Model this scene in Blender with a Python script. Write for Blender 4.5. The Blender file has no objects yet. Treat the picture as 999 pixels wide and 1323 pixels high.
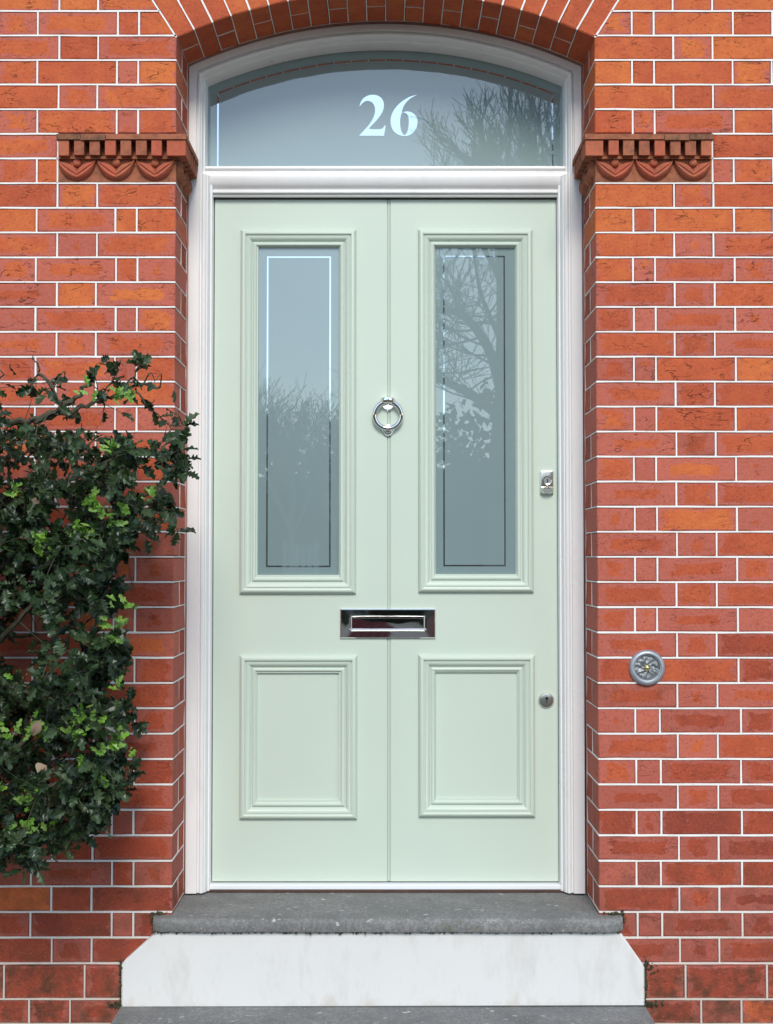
import bpy, bmesh, math, random
from mathutils import Vector, Matrix, noise as mnoise
from mathutils.geometry import tessellate_polygon
random.seed(26)
rad = math.radians
S = bpy.context.scene
C = S.collection

# ------------------------------------------------------------------ camera, sky, sun, exposure
cam_d = bpy.data.cameras.new('camera')
cam = bpy.data.objects.new('camera', cam_d); C.objects.link(cam)
cam.location = (0.0, -3.9, 1.0225)
cam.rotation_euler = (rad(90 + 1.90), 0, 0)
cam_d.sensor_fit = 'VERTICAL'; cam_d.sensor_height = 24.0; cam_d.sensor_width = 24.0
cam_d.lens = 31.69; cam_d.clip_start = 0.05; cam_d.clip_end = 500
S.camera = cam

SUN_EL, SUN_AZ = 38.0, 4.0          # degrees; azimuth measured from straight behind the camera towards its right
w = bpy.data.worlds.new('World'); S.world = w; w.use_nodes = True
nt = w.node_tree; nt.nodes.clear()
wo = nt.nodes.new('ShaderNodeOutputWorld'); bg = nt.nodes.new('ShaderNodeBackground')
sky = nt.nodes.new('ShaderNodeTexSky'); sky.sky_type = 'NISHITA'; sky.sun_disc = False
sky.sun_elevation = rad(SUN_EL); sky.sun_rotation = rad(180 - SUN_AZ)
sky.air_density = 1.0; sky.dust_density = 0.3; sky.ozone_density = 1.0
tc = nt.nodes.new('ShaderNodeTexCoord'); mp = nt.nodes.new('ShaderNodeMapping')
mp.inputs['Scale'].default_value = (1.0, 1.0, 2.6)
cn = nt.nodes.new('ShaderNodeTexNoise'); cn.inputs['Scale'].default_value = 2.4; cn.inputs['Detail'].default_value = 6; cn.inputs['Roughness'].default_value = 0.55
cr = nt.nodes.new('ShaderNodeMapRange'); cr.inputs['From Min'].default_value = 0.40; cr.inputs['From Max'].default_value = 0.68
cr.inputs['To Min'].default_value = 0.06; cr.inputs['To Max'].default_value = 0.55
cm = nt.nodes.new('ShaderNodeMix'); cm.data_type = 'RGBA'
cm.inputs[7].default_value = (5.6, 6.9, 7.9, 1)       # bright thin cloud, in the sky texture's own units
nt.links.new(tc.outputs['Generated'], mp.inputs['Vector']); nt.links.new(mp.outputs[0], cn.inputs['Vector'])
nt.links.new(cn.outputs['Fac'], cr.inputs['Value']); nt.links.new(cr.outputs[0], cm.inputs[0])
nt.links.new(sky.outputs[0], cm.inputs[6]); nt.links.new(cm.outputs[2], bg.inputs['Color'])
bg.inputs['Strength'].default_value = 0.12
nt.links.new(bg.outputs[0], wo.inputs['Surface'])

sun_d = bpy.data.lights.new('sun', 'SUN'); sun_d.energy = 1.5; sun_d.angle = rad(20); sun_d.color = (1.0, 0.94, 0.85)
sun = bpy.data.objects.new('sun', sun_d); C.objects.link(sun)
sdir = Vector((math.sin(rad(SUN_AZ)) * math.cos(rad(SUN_EL)), -math.cos(rad(SUN_AZ)) * math.cos(rad(SUN_EL)), math.sin(rad(SUN_EL))))
sun.rotation_euler = sdir.to_track_quat('Z', 'Y').to_euler(); sun.location = sdir * 20
S.view_settings.view_transform = 'Standard'; S.view_settings.look = 'None'
S.view_settings.exposure = 0.76; S.view_settings.gamma = 1.0; S.view_settings.use_curve_mapping = False
S.render.engine = 'CYCLES'
S.cycles.max_bounces = 5; S.cycles.diffuse_bounces = 2; S.cycles.glossy_bounces = 3

# ------------------------------------------------------------------ materials
class NT:
    def __init__(s, name):
        s.m = bpy.data.materials.new(name); s.m.use_nodes = True
        s.t = s.m.node_tree; s.b = s.t.nodes['Principled BSDF']
    def n(s, typ, **kw):
        x = s.t.nodes.new('ShaderNode' + typ)
        for k, v in kw.items():
            if k in x.inputs: x.inputs[k].default_value = v
            else: setattr(x, k, v)
        return x
    def l(s, a, b): s.t.links.new(a, b)
    def math(s, op, a, b=None, c=None, clamp=False):
        x = s.t.nodes.new('ShaderNodeMath'); x.operation = op; x.use_clamp = clamp
        for i, v in enumerate((a, b, c)):
            if v is None: continue
            if isinstance(v, (int, float)): x.inputs[i].default_value = v
            else: s.l(v, x.inputs[i])
        return x.outputs[0]
    def mix(s, fac, a, b, blend='MIX'):
        x = s.t.nodes.new('ShaderNodeMix'); x.data_type = 'RGBA'; x.blend_type = blend
        for i, v in ((0, fac), (6, a), (7, b)):
            if isinstance(v, (int, float)): x.inputs[i].default_value = v
            elif isinstance(v, tuple): x.inputs[i].default_value = (*v, 1)
            else: s.l(v, x.inputs[i])
        return x.outputs[2]
    def rng(s, v, a, b, c=0.0, d=1.0, smooth=False):
        x = s.t.nodes.new('ShaderNodeMapRange'); x.clamp = True
        if smooth: x.interpolation_type = 'SMOOTHSTEP'
        s.l(v, x.inputs['Value'])
        for k, q in (('From Min', a), ('From Max', b), ('To Min', c), ('To Max', d)): x.inputs[k].default_value = q
        return x.outputs[0]
    def noise(s, vec, scale, detail=4, rough=0.55, dist=0.0):
        x = s.n('TexNoise'); x.inputs['Scale'].default_value = scale; x.inputs['Detail'].default_value = detail
        x.inputs['Roughness'].default_value = rough; x.inputs['Distortion'].default_value = dist
        s.l(vec, x.inputs['Vector']); return x.outputs['Fac']
    def mapv(s, vec, scale=(1, 1, 1), off=None):
        x = s.n('Mapping'); s.l(vec, x.inputs['Vector']); x.inputs['Scale'].default_value = scale
        if off is not None: s.l(off, x.inputs['Location'])
        return x.outputs[0]
    def bump(s, h, strength, dist, prev=None):
        x = s.n('Bump'); x.inputs['Strength'].default_value = strength; x.inputs['Distance'].default_value = dist
        s.l(h, x.inputs['Height'])
        if prev is not None: s.l(prev, x.inputs['Normal'])
        return x.outputs[0]
    def attr(s, name, typ='OBJECT'):
        x = s.n('Attribute'); x.attribute_type = typ; x.attribute_name = name; return x.outputs['Fac']
    def objpos(s, spread=40.0):
        t = s.n('TexCoord'); oi = s.n('ObjectInfo')
        r = s.math('MULTIPLY', oi.outputs['Random'], spread)
        cb = s.n('CombineXYZ'); s.l(r, cb.inputs[0]); s.l(s.math('MULTIPLY', r, 1.7), cb.inputs[1]); s.l(s.math('MULTIPLY', r, 2.3), cb.inputs[2])
        v = s.n('VectorMath', operation='ADD'); s.l(t.outputs['Object'], v.inputs[0]); s.l(cb.outputs[0], v.inputs[1])
        return v.outputs[0], t, oi.outputs['Random']
    def base(s, col, rough=0.7, **kw):
        if isinstance(col, tuple): s.b.inputs['Base Color'].default_value = (*col, 1)
        else: s.l(col, s.b.inputs['Base Color'])
        if isinstance(rough, float): s.b.inputs['Roughness'].default_value = rough
        else: s.l(rough, s.b.inputs['Roughness'])
        for k, v in kw.items(): s.b.inputs[k].default_value = v
        return s
M = {}

def brick_material():
    k = NT('colour washed red brick'); pos, t, rnd = k.objpos()
    tone = k.attr('tone'); stain = k.attr('stain'); bw = k.attr('face_width'); bh = k.attr('face_height'); soil = k.attr('soil'); crease = k.attr('crease')
    sp = k.n('SeparateXYZ'); k.l(t.outputs['Generated'], sp.inputs[0])
    def edge(c, size): return k.math('MULTIPLY', k.math('SUBTRACT', 0.5, k.math('ABSOLUTE', k.math('SUBTRACT', c, 0.5))), size)
    # the wash rubbed into the joints runs out unevenly over each brick face, more at its ends
    d = k.math('MINIMUM', k.math('MULTIPLY', edge(sp.outputs[0], bw), 0.42), edge(sp.outputs[2], bh))
    nz = k.noise(k.mapv(pos, (1, 1, 1.5)), 26, 3, 0.6, 0.6)
    d2 = k.math('ADD', d, k.math('MULTIPLY', k.math('SUBTRACT', nz, 0.5), 0.030))
    own = k.rng(k.math('SUBTRACT', d2, stain), -0.0012, 0.0016, 0, 1, True)
    n1 = k.noise(pos, 14, 3, 0.65); n2 = k.noise(pos, 150, 2, 0.6); n3 = k.noise(k.mapv(pos, (1, 1, 2.2)), 55, 3, 0.6)
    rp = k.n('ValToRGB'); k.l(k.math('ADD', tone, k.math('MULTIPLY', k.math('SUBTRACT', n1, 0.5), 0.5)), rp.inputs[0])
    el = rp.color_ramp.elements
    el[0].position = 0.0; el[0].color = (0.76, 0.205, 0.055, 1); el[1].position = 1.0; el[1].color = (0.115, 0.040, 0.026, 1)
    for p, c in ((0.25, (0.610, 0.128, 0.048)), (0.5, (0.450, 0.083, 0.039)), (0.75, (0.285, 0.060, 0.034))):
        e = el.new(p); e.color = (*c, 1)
    wash = k.mix(k.rng(tone, 0.2, 0.95), (0.610, 0.158, 0.100), (0.275, 0.070, 0.052))
    wash = k.mix(k.rng(n1, 0.35, 0.7, 0, 0.4), wash, (0.52, 0.155, 0.115))
    col = k.mix(own, wash, rp.outputs[0])
    col = k.mix(k.rng(n3, 0.35, 0.72, 0.0, 0.20), col, (0.30, 0.055, 0.03), 'MIX')
    col = k.mix(k.rng(n2, 0.58, 0.75, 0.0, 0.35), col, (0.64, 0.25, 0.14))
    col = k.mix(k.rng(n2, 0.42, 0.27, 0.0, 0.55), col, (0.09, 0.03, 0.022))
    # drag creases of a hand made brick
    wv = k.mapv(pos, (1, 1, 3.4)); cz = k.noise(wv, 15, 2, 0.55, 0.5)
    ridge = k.rng(k.math('ABSOLUTE', k.math('SUBTRACT', cz, 0.5)), 0.0, 0.018, 1, 0, True)
    where = k.rng(k.noise(pos, 19, 1), 0.53, 0.62, 0, 1)
    cre = k.math('MULTIPLY', k.math('MULTIPLY', ridge, where), crease)
    col = k.mix(k.math('MULTIPLY', cre, 0.72), col, (0.07, 0.022, 0.016))
    # soot and algae blotches
    sm = k.math('MULTIPLY', k.rng(k.noise(pos, 17, 3, 0.7), 0.42, 0.66), soil)
    col = k.mix(sm, col, (0.060, 0.044, 0.024))
    col = k.mix(1.0, col, (0.90, 0.90, 0.92), 'MULTIPLY')
    h = k.math('SUBTRACT', k.math('ADD', k.math('MULTIPLY', n3, 0.6), k.math('MULTIPLY', n2, 0.35)), k.math('MULTIPLY', cre, 1.3))
    k.base(col, 0.86); k.b.inputs['Specular IOR Level'].default_value = 0.25
    k.l(k.bump(h, 0.75, 0.0022), k.b.inputs['Normal'])
    return k.m
M['brick'] = brick_material()

def simple(name, col, rough=0.6, var=None, scale=8, bump=0.0, bscale=60, bdist=0.001, **kw):
    k = NT(name); pos, t, rnd = k.objpos(0.0)
    c = col
    if var: c = k.mix(k.rng(k.noise(pos, scale, 5, 0.6), 0.35, 0.68), col, var)
    k.base(c, rough, **kw)
    if bump: k.l(k.bump(k.noise(pos, bscale, 4, 0.6), bump, bdist), k.b.inputs['Normal'])
    return k.m

def pointing_material():
    k = NT('white lime pointing'); pos, t, r = k.objpos(0.0)
    n = k.noise(pos, 9, 5, 0.65); n2 = k.noise(pos, 70, 3)
    c = k.mix(k.rng(n, 0.4, 0.72, 0, 0.45), (0.90, 0.87, 0.83), (0.70, 0.60, 0.52))
    sp = k.n('SeparateXYZ'); k.l(t.outputs['Object'], sp.inputs[0])
    # the lowest joints have weathered to a dirty cream
    old = k.math('MULTIPLY', k.rng(k.math('ADD', sp.outputs[2], k.math('MULTIPLY', n, 0.5)), 0.42, 0.02), 0.75)
    c = k.mix(old, c, (0.50, 0.40, 0.31))
    c = k.mix(k.rng(n2, 0.62, 0.78, 0, 0.5), c, (0.40, 0.20, 0.14))
    k.base(c, 0.85); k.l(k.bump(n2, 0.4, 0.001), k.b.inputs['Normal']); return k.m
M['pointing'] = pointing_material()
M['backing'] = simple('red stopping mortar', (0.27, 0.062, 0.045), 0.9, (0.20, 0.045, 0.035), 30, 0.5, 200)
M['mastic'] = simple('pink sealant', (0.50, 0.30, 0.26), 0.8, (0.42, 0.18, 0.14), 20)

def terracotta(name, a, b, dark, amount):
    k = NT(name); pos, t, r = k.objpos()
    n = k.noise(pos, 22, 5, 0.65); n2 = k.noise(pos, 120, 3, 0.6)
    c = k.mix(k.rng(n, 0.35, 0.65), a, b)
    c = k.mix(k.math('MULTIPLY', r, 0.45), c, (0.42, 0.17, 0.085))
    c = k.mix(k.rng(k.noise(pos, 40, 6, 0.7), 0.45, 0.70, 0, amount), c, dark)
    c = k.mix(k.rng(n2, 0.40, 0.25, 0, 0.5), c, (0.10, 0.035, 0.022))
    k.base(c, 0.85); k.b.inputs['Specular IOR Level'].default_value = 0.25
    k.l(k.bump(k.math('ADD', n, n2), 0.5, 0.0015), k.b.inputs['Normal']); return k.m
M['terra'] = terracotta('moulded terracotta', (0.52, 0.125, 0.066), (0.44, 0.10, 0.058), (0.14, 0.055, 0.033), 0.35)
M['terra_old'] = terracotta('weathered terracotta', (0.40, 0.125, 0.07), (0.33, 0.10, 0.055), (0.085, 0.050, 0.030), 0.75)
M['terra_cap'] = terracotta('sooty terracotta', (0.21, 0.095, 0.055), (0.28, 0.11, 0.06), (0.065, 0.050, 0.028), 0.95)

def paint_material(name, col, rough, grain, tint=None, dirt=0.0):
    k = NT(name); t = k.n('TexCoord'); p = t.outputs['Object']
    g = k.noise(k.mapv(p, (60, 60, 3.0)), 4, 4, 0.6); n = k.noise(p, 3.0, 4); f = k.noise(p, 260, 2)
    c = k.mix(k.rng(n, 0.3, 0.7), col, tint or col)
    if dirt:
        dn = k.math('MULTIPLY', k.rng(k.noise(k.mapv(p, (1, 1, 0.35)), 16, 6, 0.7), 0.50, 0.80), dirt)
        c = k.mix(dn, c, (0.42, 0.36, 0.28))
    if name.endswith('masonry paint'):                 # splash grime along the foot of the riser
        sp = k.n('SeparateXYZ'); k.l(p, sp.inputs[0]); q = k.noise(k.mapv(p, (1, 1, 0.6)), 11, 5, 0.7)
        gr = k.rng(k.math('SUBTRACT', sp.outputs[2], k.math('MULTIPLY', k.math('SUBTRACT', q, 0.45), 0.30)), -0.246, -0.300, 0, 0.32)
        c = k.mix(gr, c, (0.46, 0.37, 0.26))
    k.base(c, k.rng(k.noise(p, 2.3, 5, 0.65), 0.3, 0.7, rough-0.10, rough+0.12))
    h = k.math('ADD', k.math('MULTIPLY', g, 1.0), k.math('MULTIPLY', f, 0.35))
    k.l(k.bump(h, grain, 0.0006), k.b.inputs['Normal']); return k.m
M['green'] = paint_material('pale sage green door paint', (0.590, 0.672, 0.570), 0.42, 0.30, (0.572, 0.660, 0.565))
M['white'] = paint_material('white gloss paint', (0.89, 0.87, 0.845), 0.34, 0.30, (0.86, 0.845, 0.83), 0.16)
M['masonry'] = paint_material('white masonry paint', (0.72, 0.71, 0.685), 0.75, 0.5, (0.69, 0.685, 0.665), 0.36)
M['alu'] = simple('white threshold bar', (0.82, 0.84, 0.86), 0.35)
M['dark'] = simple('dark gap', (0.02, 0.018, 0.016), 0.9)
M['sill'] = simple('brown hardwood strip', (0.085, 0.040, 0.024), 0.7, (0.05, 0.028, 0.02), 30)
M['chrome'] = NT('polished chrome').base((0.86, 0.85, 0.83), 0.05, Metallic=1.0).m
M['satin'] = NT('satin nickel').base((0.66, 0.65, 0.60), 0.26, Metallic=1.0).m
M['nickel_dark'] = NT('dark key way').base((0.05, 0.05, 0.05), 0.4, Metallic=1.0).m
M['brass'] = NT('brass').base((0.72, 0.60, 0.34), 0.3, Metallic=1.0).m
M['bell'] = simple('matt grey cast metal', (0.42, 0.45, 0.48), 0.42, (0.34, 0.37, 0.40), 40, Metallic=0.55)
M['bell_dark'] = simple('patinated cast metal', (0.16, 0.175, 0.18), 0.45, (0.33, 0.35, 0.36), 90, 0.4, 220, 0.002, Metallic=0.6)

def glass_material():
    k = NT('acid etched glass'); t = k.n('TexCoord'); p = t.outputs['Object']
    n = k.noise(p, 7, 4); f = k.noise(p, 320, 2)
    k.base(k.mix(n, (0.182, 0.268, 0.276), (0.208, 0.288, 0.288)), 0.6)
    b = k.b.inputs; b['Coat Weight'].default_value = 1.0; b['Coat IOR'].default_value = 2.05; b['Coat Roughness'].default_value = 0.006
    k.l(k.bump(k.noise(p, 2.2, 2), 0.03, 0.01), b['Coat Normal']); return k.m
M['glass'] = glass_material()
M['clear'] = NT('clear polished glass line').base((0.70, 0.81, 0.85), 0.02, Metallic=0.94).m

def stone_material(name, moss):
    k = NT(name); t = k.n('TexCoord'); p = t.outputs['Object']
    n = k.noise(p, 5, 6, 0.72); n2 = k.noise(p, 90, 4, 0.7); n3 = k.noise(p, 26, 4, 0.6)
    c = k.mix(k.rng(n, 0.3, 0.7), (0.145, 0.143, 0.138), (0.300, 0.294, 0.282))
    c = k.mix(k.rng(n2, 0.43, 0.60, 0, 0.8), c, (0.115, 0.12, 0.12))
    v = k.n('TexVoronoi'); v.inputs['Scale'].default_value = 17; v.inputs['Randomness'].default_value = 1.0
    wp = k.n('VectorMath', operation='ADD'); k.l(p, wp.inputs[0])
    nn = k.n('TexNoise'); nn.inputs['Scale'].default_value = 45; k.l(p, nn.inputs['Vector'])
    sc = k.n('VectorMath', operation='SCALE'); k.l(nn.outputs['Color'], sc.inputs[0]); sc.inputs['Scale'].default_value = 0.03; k.l(sc.outputs[0], wp.inputs[1])
    k.l(k.mapv(wp.outputs[0], (1, 2.0, 1.4)), v.inputs['Vector'])
    spot = k.math('MULTIPLY', k.rng(v.outputs['Distance'], 0.17, 0.11), k.rng(k.noise(p, 13, 2), 0.47, 0.54))
    c = k.mix(k.math('MULTIPLY', spot, 0.75), c, (0.62, 0.62, 0.58))
    c = k.mix(k.rng(n3, 0.56, 0.74, 0, moss), c, (0.105, 0.115, 0.055))
    c = k.mix(k.rng(n2, 0.60, 0.68, 0, 0.7), c, (0.50, 0.50, 0.47))
    k.base(c, 0.82)
    k.l(k.bump(k.math('ADD', n2, k.math('MULTIPLY', n3, 0.6)), 0.55, 0.003), k.b.inputs['Normal']); return k.m
M['stone'] = stone_material('grey flagstone', 0.5)

def leaf_material(name, a, b, under, rough, coat):
    k = NT(name); g = k.n('NewGeometry'); oi = k.n('ObjectInfo')
    r = k.math('FRACT', k.math('ADD', g.outputs['Random Per Island'], k.math('MULTIPLY', oi.outputs['Random'], 3.7)))
    t = k.n('TexCoord'); n = k.noise(t.outputs['Object'], 60, 3)
    c = k.mix(k.math('MULTIPLY', r, r), a, b)
    c = k.mix(k.rng(n, 0.35, 0.7, 0, 0.35), c, b)
    c = k.mix(k.math('MULTIPLY', g.outputs['Backfacing'], 0.75), c, under)
    k.base(c, rough); k.b.inputs['Specular IOR Level'].default_value = 0.32; k.b.inputs['Coat Weight'].default_value = coat; k.b.inputs['Coat Roughness'].default_value = 0.22
    k.l(k.bump(n, 0.25, 0.004), k.b.inputs['Normal']); return k.m
M['holly'] = leaf_material('glossy dark holly leaf', (0.007, 0.016, 0.007), (0.034, 0.068, 0.022), (0.045, 0.075, 0.028), 0.38, 0.10)
M['young'] = leaf_material('young holly leaf', (0.075, 0.20, 0.018), (0.20, 0.37, 0.04), (0.20, 0.34, 0.08), 0.45, 0.15)
M['dead'] = leaf_material('dead leaf', (0.22, 0.15, 0.10), (0.34, 0.25, 0.17), (0.28, 0.21, 0.15), 0.9, 0.0)
M['twig'] = simple('holly bark', (0.085, 0.080, 0.048), 0.85, (0.045, 0.040, 0.026), 40, 0.5, 120, 0.003)
M['bark'] = simple('grey bark', (0.11, 0.098, 0.075), 0.9, (0.065, 0.057, 0.045), 3, 0.5, 12, 0.03)
M['birch'] = simple('pale bark', (0.46, 0.44, 0.39), 0.9, (0.25, 0.23, 0.2), 3)
M['scrub'] = leaf_material('winter scrub', (0.040, 0.042, 0.024), (0.095, 0.085, 0.048), (0.05, 0.05, 0.03), 0.9, 0.0)
M['evergreen'] = leaf_material('dark evergreen', (0.018, 0.026, 0.016), (0.040, 0.050, 0.026), (0.03, 0.04, 0.02), 0.9, 0.0)
M['moss'] = simple('dark moss and grit', (0.045, 0.040, 0.024), 0.95, (0.075, 0.080, 0.030), 60)
M['greywood'] = simple('weathered white fence paint', (0.40, 0.40, 0.38), 0.8, (0.30, 0.30, 0.28), 4)
M['maroon'] = simple('maroon gate paint', (0.13, 0.012, 0.024), 0.4, (0.10, 0.010, 0.018), 6)
M['ground'] = simple('worn ground', (0.085, 0.08, 0.065), 0.95, (0.055, 0.065, 0.04), 1.2, 0.5, 30, 0.01)
M['asphalt'] = simple('asphalt', (0.055, 0.055, 0.055), 0.9, (0.075, 0.073, 0.07), 2, 0.5, 90, 0.004)
M['paving'] = simple('concrete paving', (0.085, 0.08, 0.078), 0.9, (0.06, 0.058, 0.055), 3, 0.4, 60, 0.003)

# ------------------------------------------------------------------ helpers
W = {}
def place(o, parent, loc=(0, 0, 0)):
    C.objects.link(o); W[o.name] = Vector(loc)
    if parent is not None:
        o.parent = parent; o.location = Vector(loc) - W[parent.name]
    else: o.location = loc
    return o
def thing(name, label, cat, loc=(0, 0, 0), group=None):
    o = bpy.data.objects.new(name, None); o.empty_display_size = 0.1
    place(o, None, loc); o['label'] = label; o['category'] = cat; o['kind'] = 'thing'
    if group: o['group'] = group
    return o
class MB:
    def __init__(s): s.v = []; s.f = []
    def add(s, vs, fs):
        n = len(s.v); s.v += [tuple(p) for p in vs]; s.f += [tuple(i + n for i in f) for f in fs]; return s
    def box(s, x0, x1, y0, y1, z0, z1):
        return s.add([(x0,y0,z0),(x1,y0,z0),(x1,y1,z0),(x0,y1,z0),(x0,y0,z1),(x1,y0,z1),(x1,y1,z1),(x0,y1,z1)],
                     [(0,3,2,1),(4,5,6,7),(0,1,5,4),(1,2,6,5),(2,3,7,6),(3,0,4,7)])
    def prism(s, poly, y0, y1):                        # poly (x,z) counter-clockwise seen from the street (from -y)
        n = len(poly); vs = [(x, y0, z) for x, z in poly] + [(x, y1, z) for x, z in poly]
        return s.add(vs, [tuple(range(n)), tuple(range(2*n-1, n-1, -1))] + [(i, n+i, n+(i+1) % n, (i+1) % n) for i in range(n)])
    def tube(s, pts, rads, sides=6, cap=True):
        pts = [Vector(p) for p in pts]; n = len(pts); rings = []
        up = Vector((0.31, 0.17, 0.93))
        for i, p in enumerate(pts):
            d = (pts[min(i+1, n-1)] - pts[max(i-1, 0)]); d = d.normalized() if d.length > 1e-9 else Vector((0, 0, 1))
            a = d.cross(up); a = a.normalized() if a.length > 1e-4 else d.orthogonal().normalized()
            b = d.cross(a)
            rings.append([p + (a*math.cos(2*math.pi*k/sides) + b*math.sin(2*math.pi*k/sides))*rads[i] for k in range(sides)])
        vs = [q for r in rings for q in r]; fs = []
        for i in range(n-1):
            for k in range(sides):
                k2 = (k+1) % sides; fs.append((i*sides+k, i*sides+k2, (i+1)*sides+k2, (i+1)*sides+k))
        if cap: fs += [tuple(range(sides-1, -1, -1)), tuple((n-1)*sides+k for k in range(sides))]
        return s.add(vs, fs)
    def lathe(s, c, prof, n=32):                      # axis along -y (towards the street); prof = [(radius, out)]
        vs = []; fs = []
        for r, o in prof:
            for k in range(n): a = 2*math.pi*k/n; vs.append((c[0]+r*math.cos(a), c[1]-o, c[2]+r*math.sin(a)))
        for i in range(len(prof)-1):
            for k in range(n): k2 = (k+1) % n; fs.append((i*n+k, i*n+k2, (i+1)*n+k2, (i+1)*n+k))
        if prof[-1][0] > 1e-5: fs.append(tuple((len(prof)-1)*n+k for k in range(n)))
        return s.add(vs, fs)
    def mesh(s, name, mat, smooth=None):
        me = bpy.data.meshes.new(name); me.from_pydata(s.v, [], s.f); me.validate(); 
        me.materials.append(M[mat] if isinstance(mat, str) else mat)
        bm = bmesh.new(); bm.from_mesh(me); bmesh.ops.recalc_face_normals(bm, faces=bm.faces)
        if smooth is not None:
            for f in bm.faces: f.smooth = True
            for e in bm.edges:
                if len(e.link_faces) == 2 and e.calc_face_angle(0) > rad(smooth): e.smooth = False
        bm.to_mesh(me); bm.free(); return me
    def build(s, name, mat, parent=None, smooth=None, loc=(0, 0, 0)):
        return place(bpy.data.objects.new(name, s.mesh(name, mat, smooth)), parent, loc)
def struct(o): o['kind'] = 'structure'; return o

def sweep(path, prof, closed=False):
    """mitred sweep of prof [(inward offset, y)] along a path of (x,z); inward is to the right of travel"""
    n = len(path); nor = []
    def seg(i): 
        a, b = path[i % n], path[(i+1) % n]; d = Vector((b[0]-a[0], b[1]-a[1])).normalized(); return Vector((d.y, -d.x))
    for i in range(n):
        if closed: a, b = seg(i-1), seg(i)
        else: a, b = seg(max(i-1, 0)), seg(min(i, n-2))
        m = (a+b).normalized(); nor.append(m / max(0.3, m.dot(a)))
    mb = MB(); k = len(prof); vs = []
    for i in range(n):
        for o, y in prof: vs.append((path[i][0] + nor[i].x*o, y, path[i][1] + nor[i].y*o))
    fs = []
    for i in range(n if closed else n-1):
        j = (i+1) % n
        for q in range(k-1): fs.append((i*k+q, i*k+q+1, j*k+q+1, j*k+q))
    if not closed: fs += [tuple(range(k)), tuple((n-1)*k+q for q in range(k-1, -1, -1))]
    return mb.add(vs, fs)

# ------------------------------------------------------------------ dimensions of the doorway (metres; z = 0 on the doorstep, y = 0 on the wall face)
XL, XR = -0.6135, 0.6080              # brick reveals
FL, FR = -0.6090, 0.6010              # outer edges of the timber frame
REV = 0.22                            # depth of the reveal
ZS = 2.538; RC = 1.440; ZC = 1.2345   # arch springing, radius and centre
COURSE = 0.07244; ZTOP = 2.616
def bed(i):                           # bed joint i; the plinth below joint 38 has taller courses
    if i <= 38: return ZTOP - COURSE*i
    return ZTOP - COURSE*38 - (0, 0.095, 0.165, 0.237, 0.31, 0.38)[i-38]
GROUND = -0.45

# ------------------------------------------------------------------ ground, path, street (behind the camera they are only mirrored)
gm = MB(); gm.add([(-200, -200, GROUND-0.02), (200, -200, GROUND-0.02), (200, 60, GROUND-0.02), (-200, 60, GROUND-0.02)], [(0, 1, 2, 3)])
struct(gm.build('ground', 'ground'))
struct(MB().box(-0.9, 0.9, -5.1, -0.2, GROUND-0.1, GROUND-0.004).build('garden_path', 'paving'))
struct(MB().box(-60, 60, -8.0, -5.4, GROUND-0.1, GROUND-0.002).build('pavement', 'paving'))
struct(MB().box(-60, 60, -15.5, -8.0, GROUND-0.2, GROUND-0.012).build('road', 'asphalt'))

# ------------------------------------------------------------------ brick wall
wall = thing('brick_wall', 'red brick house wall with thin white pointing, arch and carved imposts around the doorway', 'brick wall', (0, 0, GROUND))

def clip(poly, a, b, c):              # keep a*x + b*z <= c
    out = []
    for i in range(len(poly)):
        p, q = poly[i], poly[(i+1) % len(poly)]
        dp, dq = a*p[0]+b*p[1]-c, a*q[0]+b*q[1]-c
        if dp <= 0: out.append(p)
        if dp*dq < 0: t = dp/(dp-dq); out.append((p[0]+(q[0]-p[0])*t, p[1]+(q[1]-p[1])*t))
    return out
def brick_geo(poly, depth, r, front=0.0, jit=0.0013):
    """a slightly uneven brick: outline, worn front arris, front face fanned from the middle"""
    pts = []
    n = len(poly)
    for i in range(n):
        p, q = Vector(poly[i]), Vector(poly[(i+1) % n]); L = (q-p).length
        k = 3 if L > 0.15 else (2 if L > 0.085 else 1)
        for j in range(k):
            t = p.lerp(q, j/k); pts.append(Vector((t.x + r.uniform(-jit, jit), t.y + r.uniform(-jit, jit))))
    c = sum(pts, Vector((0, 0))) / len(pts); m = len(pts); vs = []
    for p in pts: vs.append((p.x, front+depth, p.y))
    for p in pts: vs.append((p.x, front+0.0025, p.y))
    for p in pts:
        d = p-c; sx = max(0.0, 1-0.0028/max(abs(d.x), 0.004)); sz = max(0.0, 1-0.0028/max(abs(d.y), 0.004))
        vs.append((c.x+d.x*sx, front + r.uniform(-0.0004, 0.0006), c.y+d.y*sz))
    vs.append((c.x, front - r.uniform(-0.0002, 0.0010), c.y)); fs = []
    for i in range(m):
        j = (i+1) % m
        fs += [(i, j, m+j, m+i), (m+i, m+j, 2*m+j, 2*m+i), (2*m+i, 2*m+j, 3*m)]
    fs.append(tuple(range(m-1, -1, -1)))
    return vs, fs
rect_cache = {}
def rect_mesh(wd, ht, depth):
    key = (round(wd, 3), round(ht, 3), round(depth, 3)); var = random.randrange(5)
    if (key, var) not in rect_cache:
        r = random.Random(hash((key, var)) & 0xffff); mb = MB()
        mb.add(*brick_geo([(-wd/2, -ht/2), (wd/2, -ht/2), (wd/2, ht/2), (-wd/2, ht/2)], depth, r))
        rect_cache[(key, var)] = mb.mesh('brick', 'brick')
    return rect_cache[(key, var)]
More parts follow.
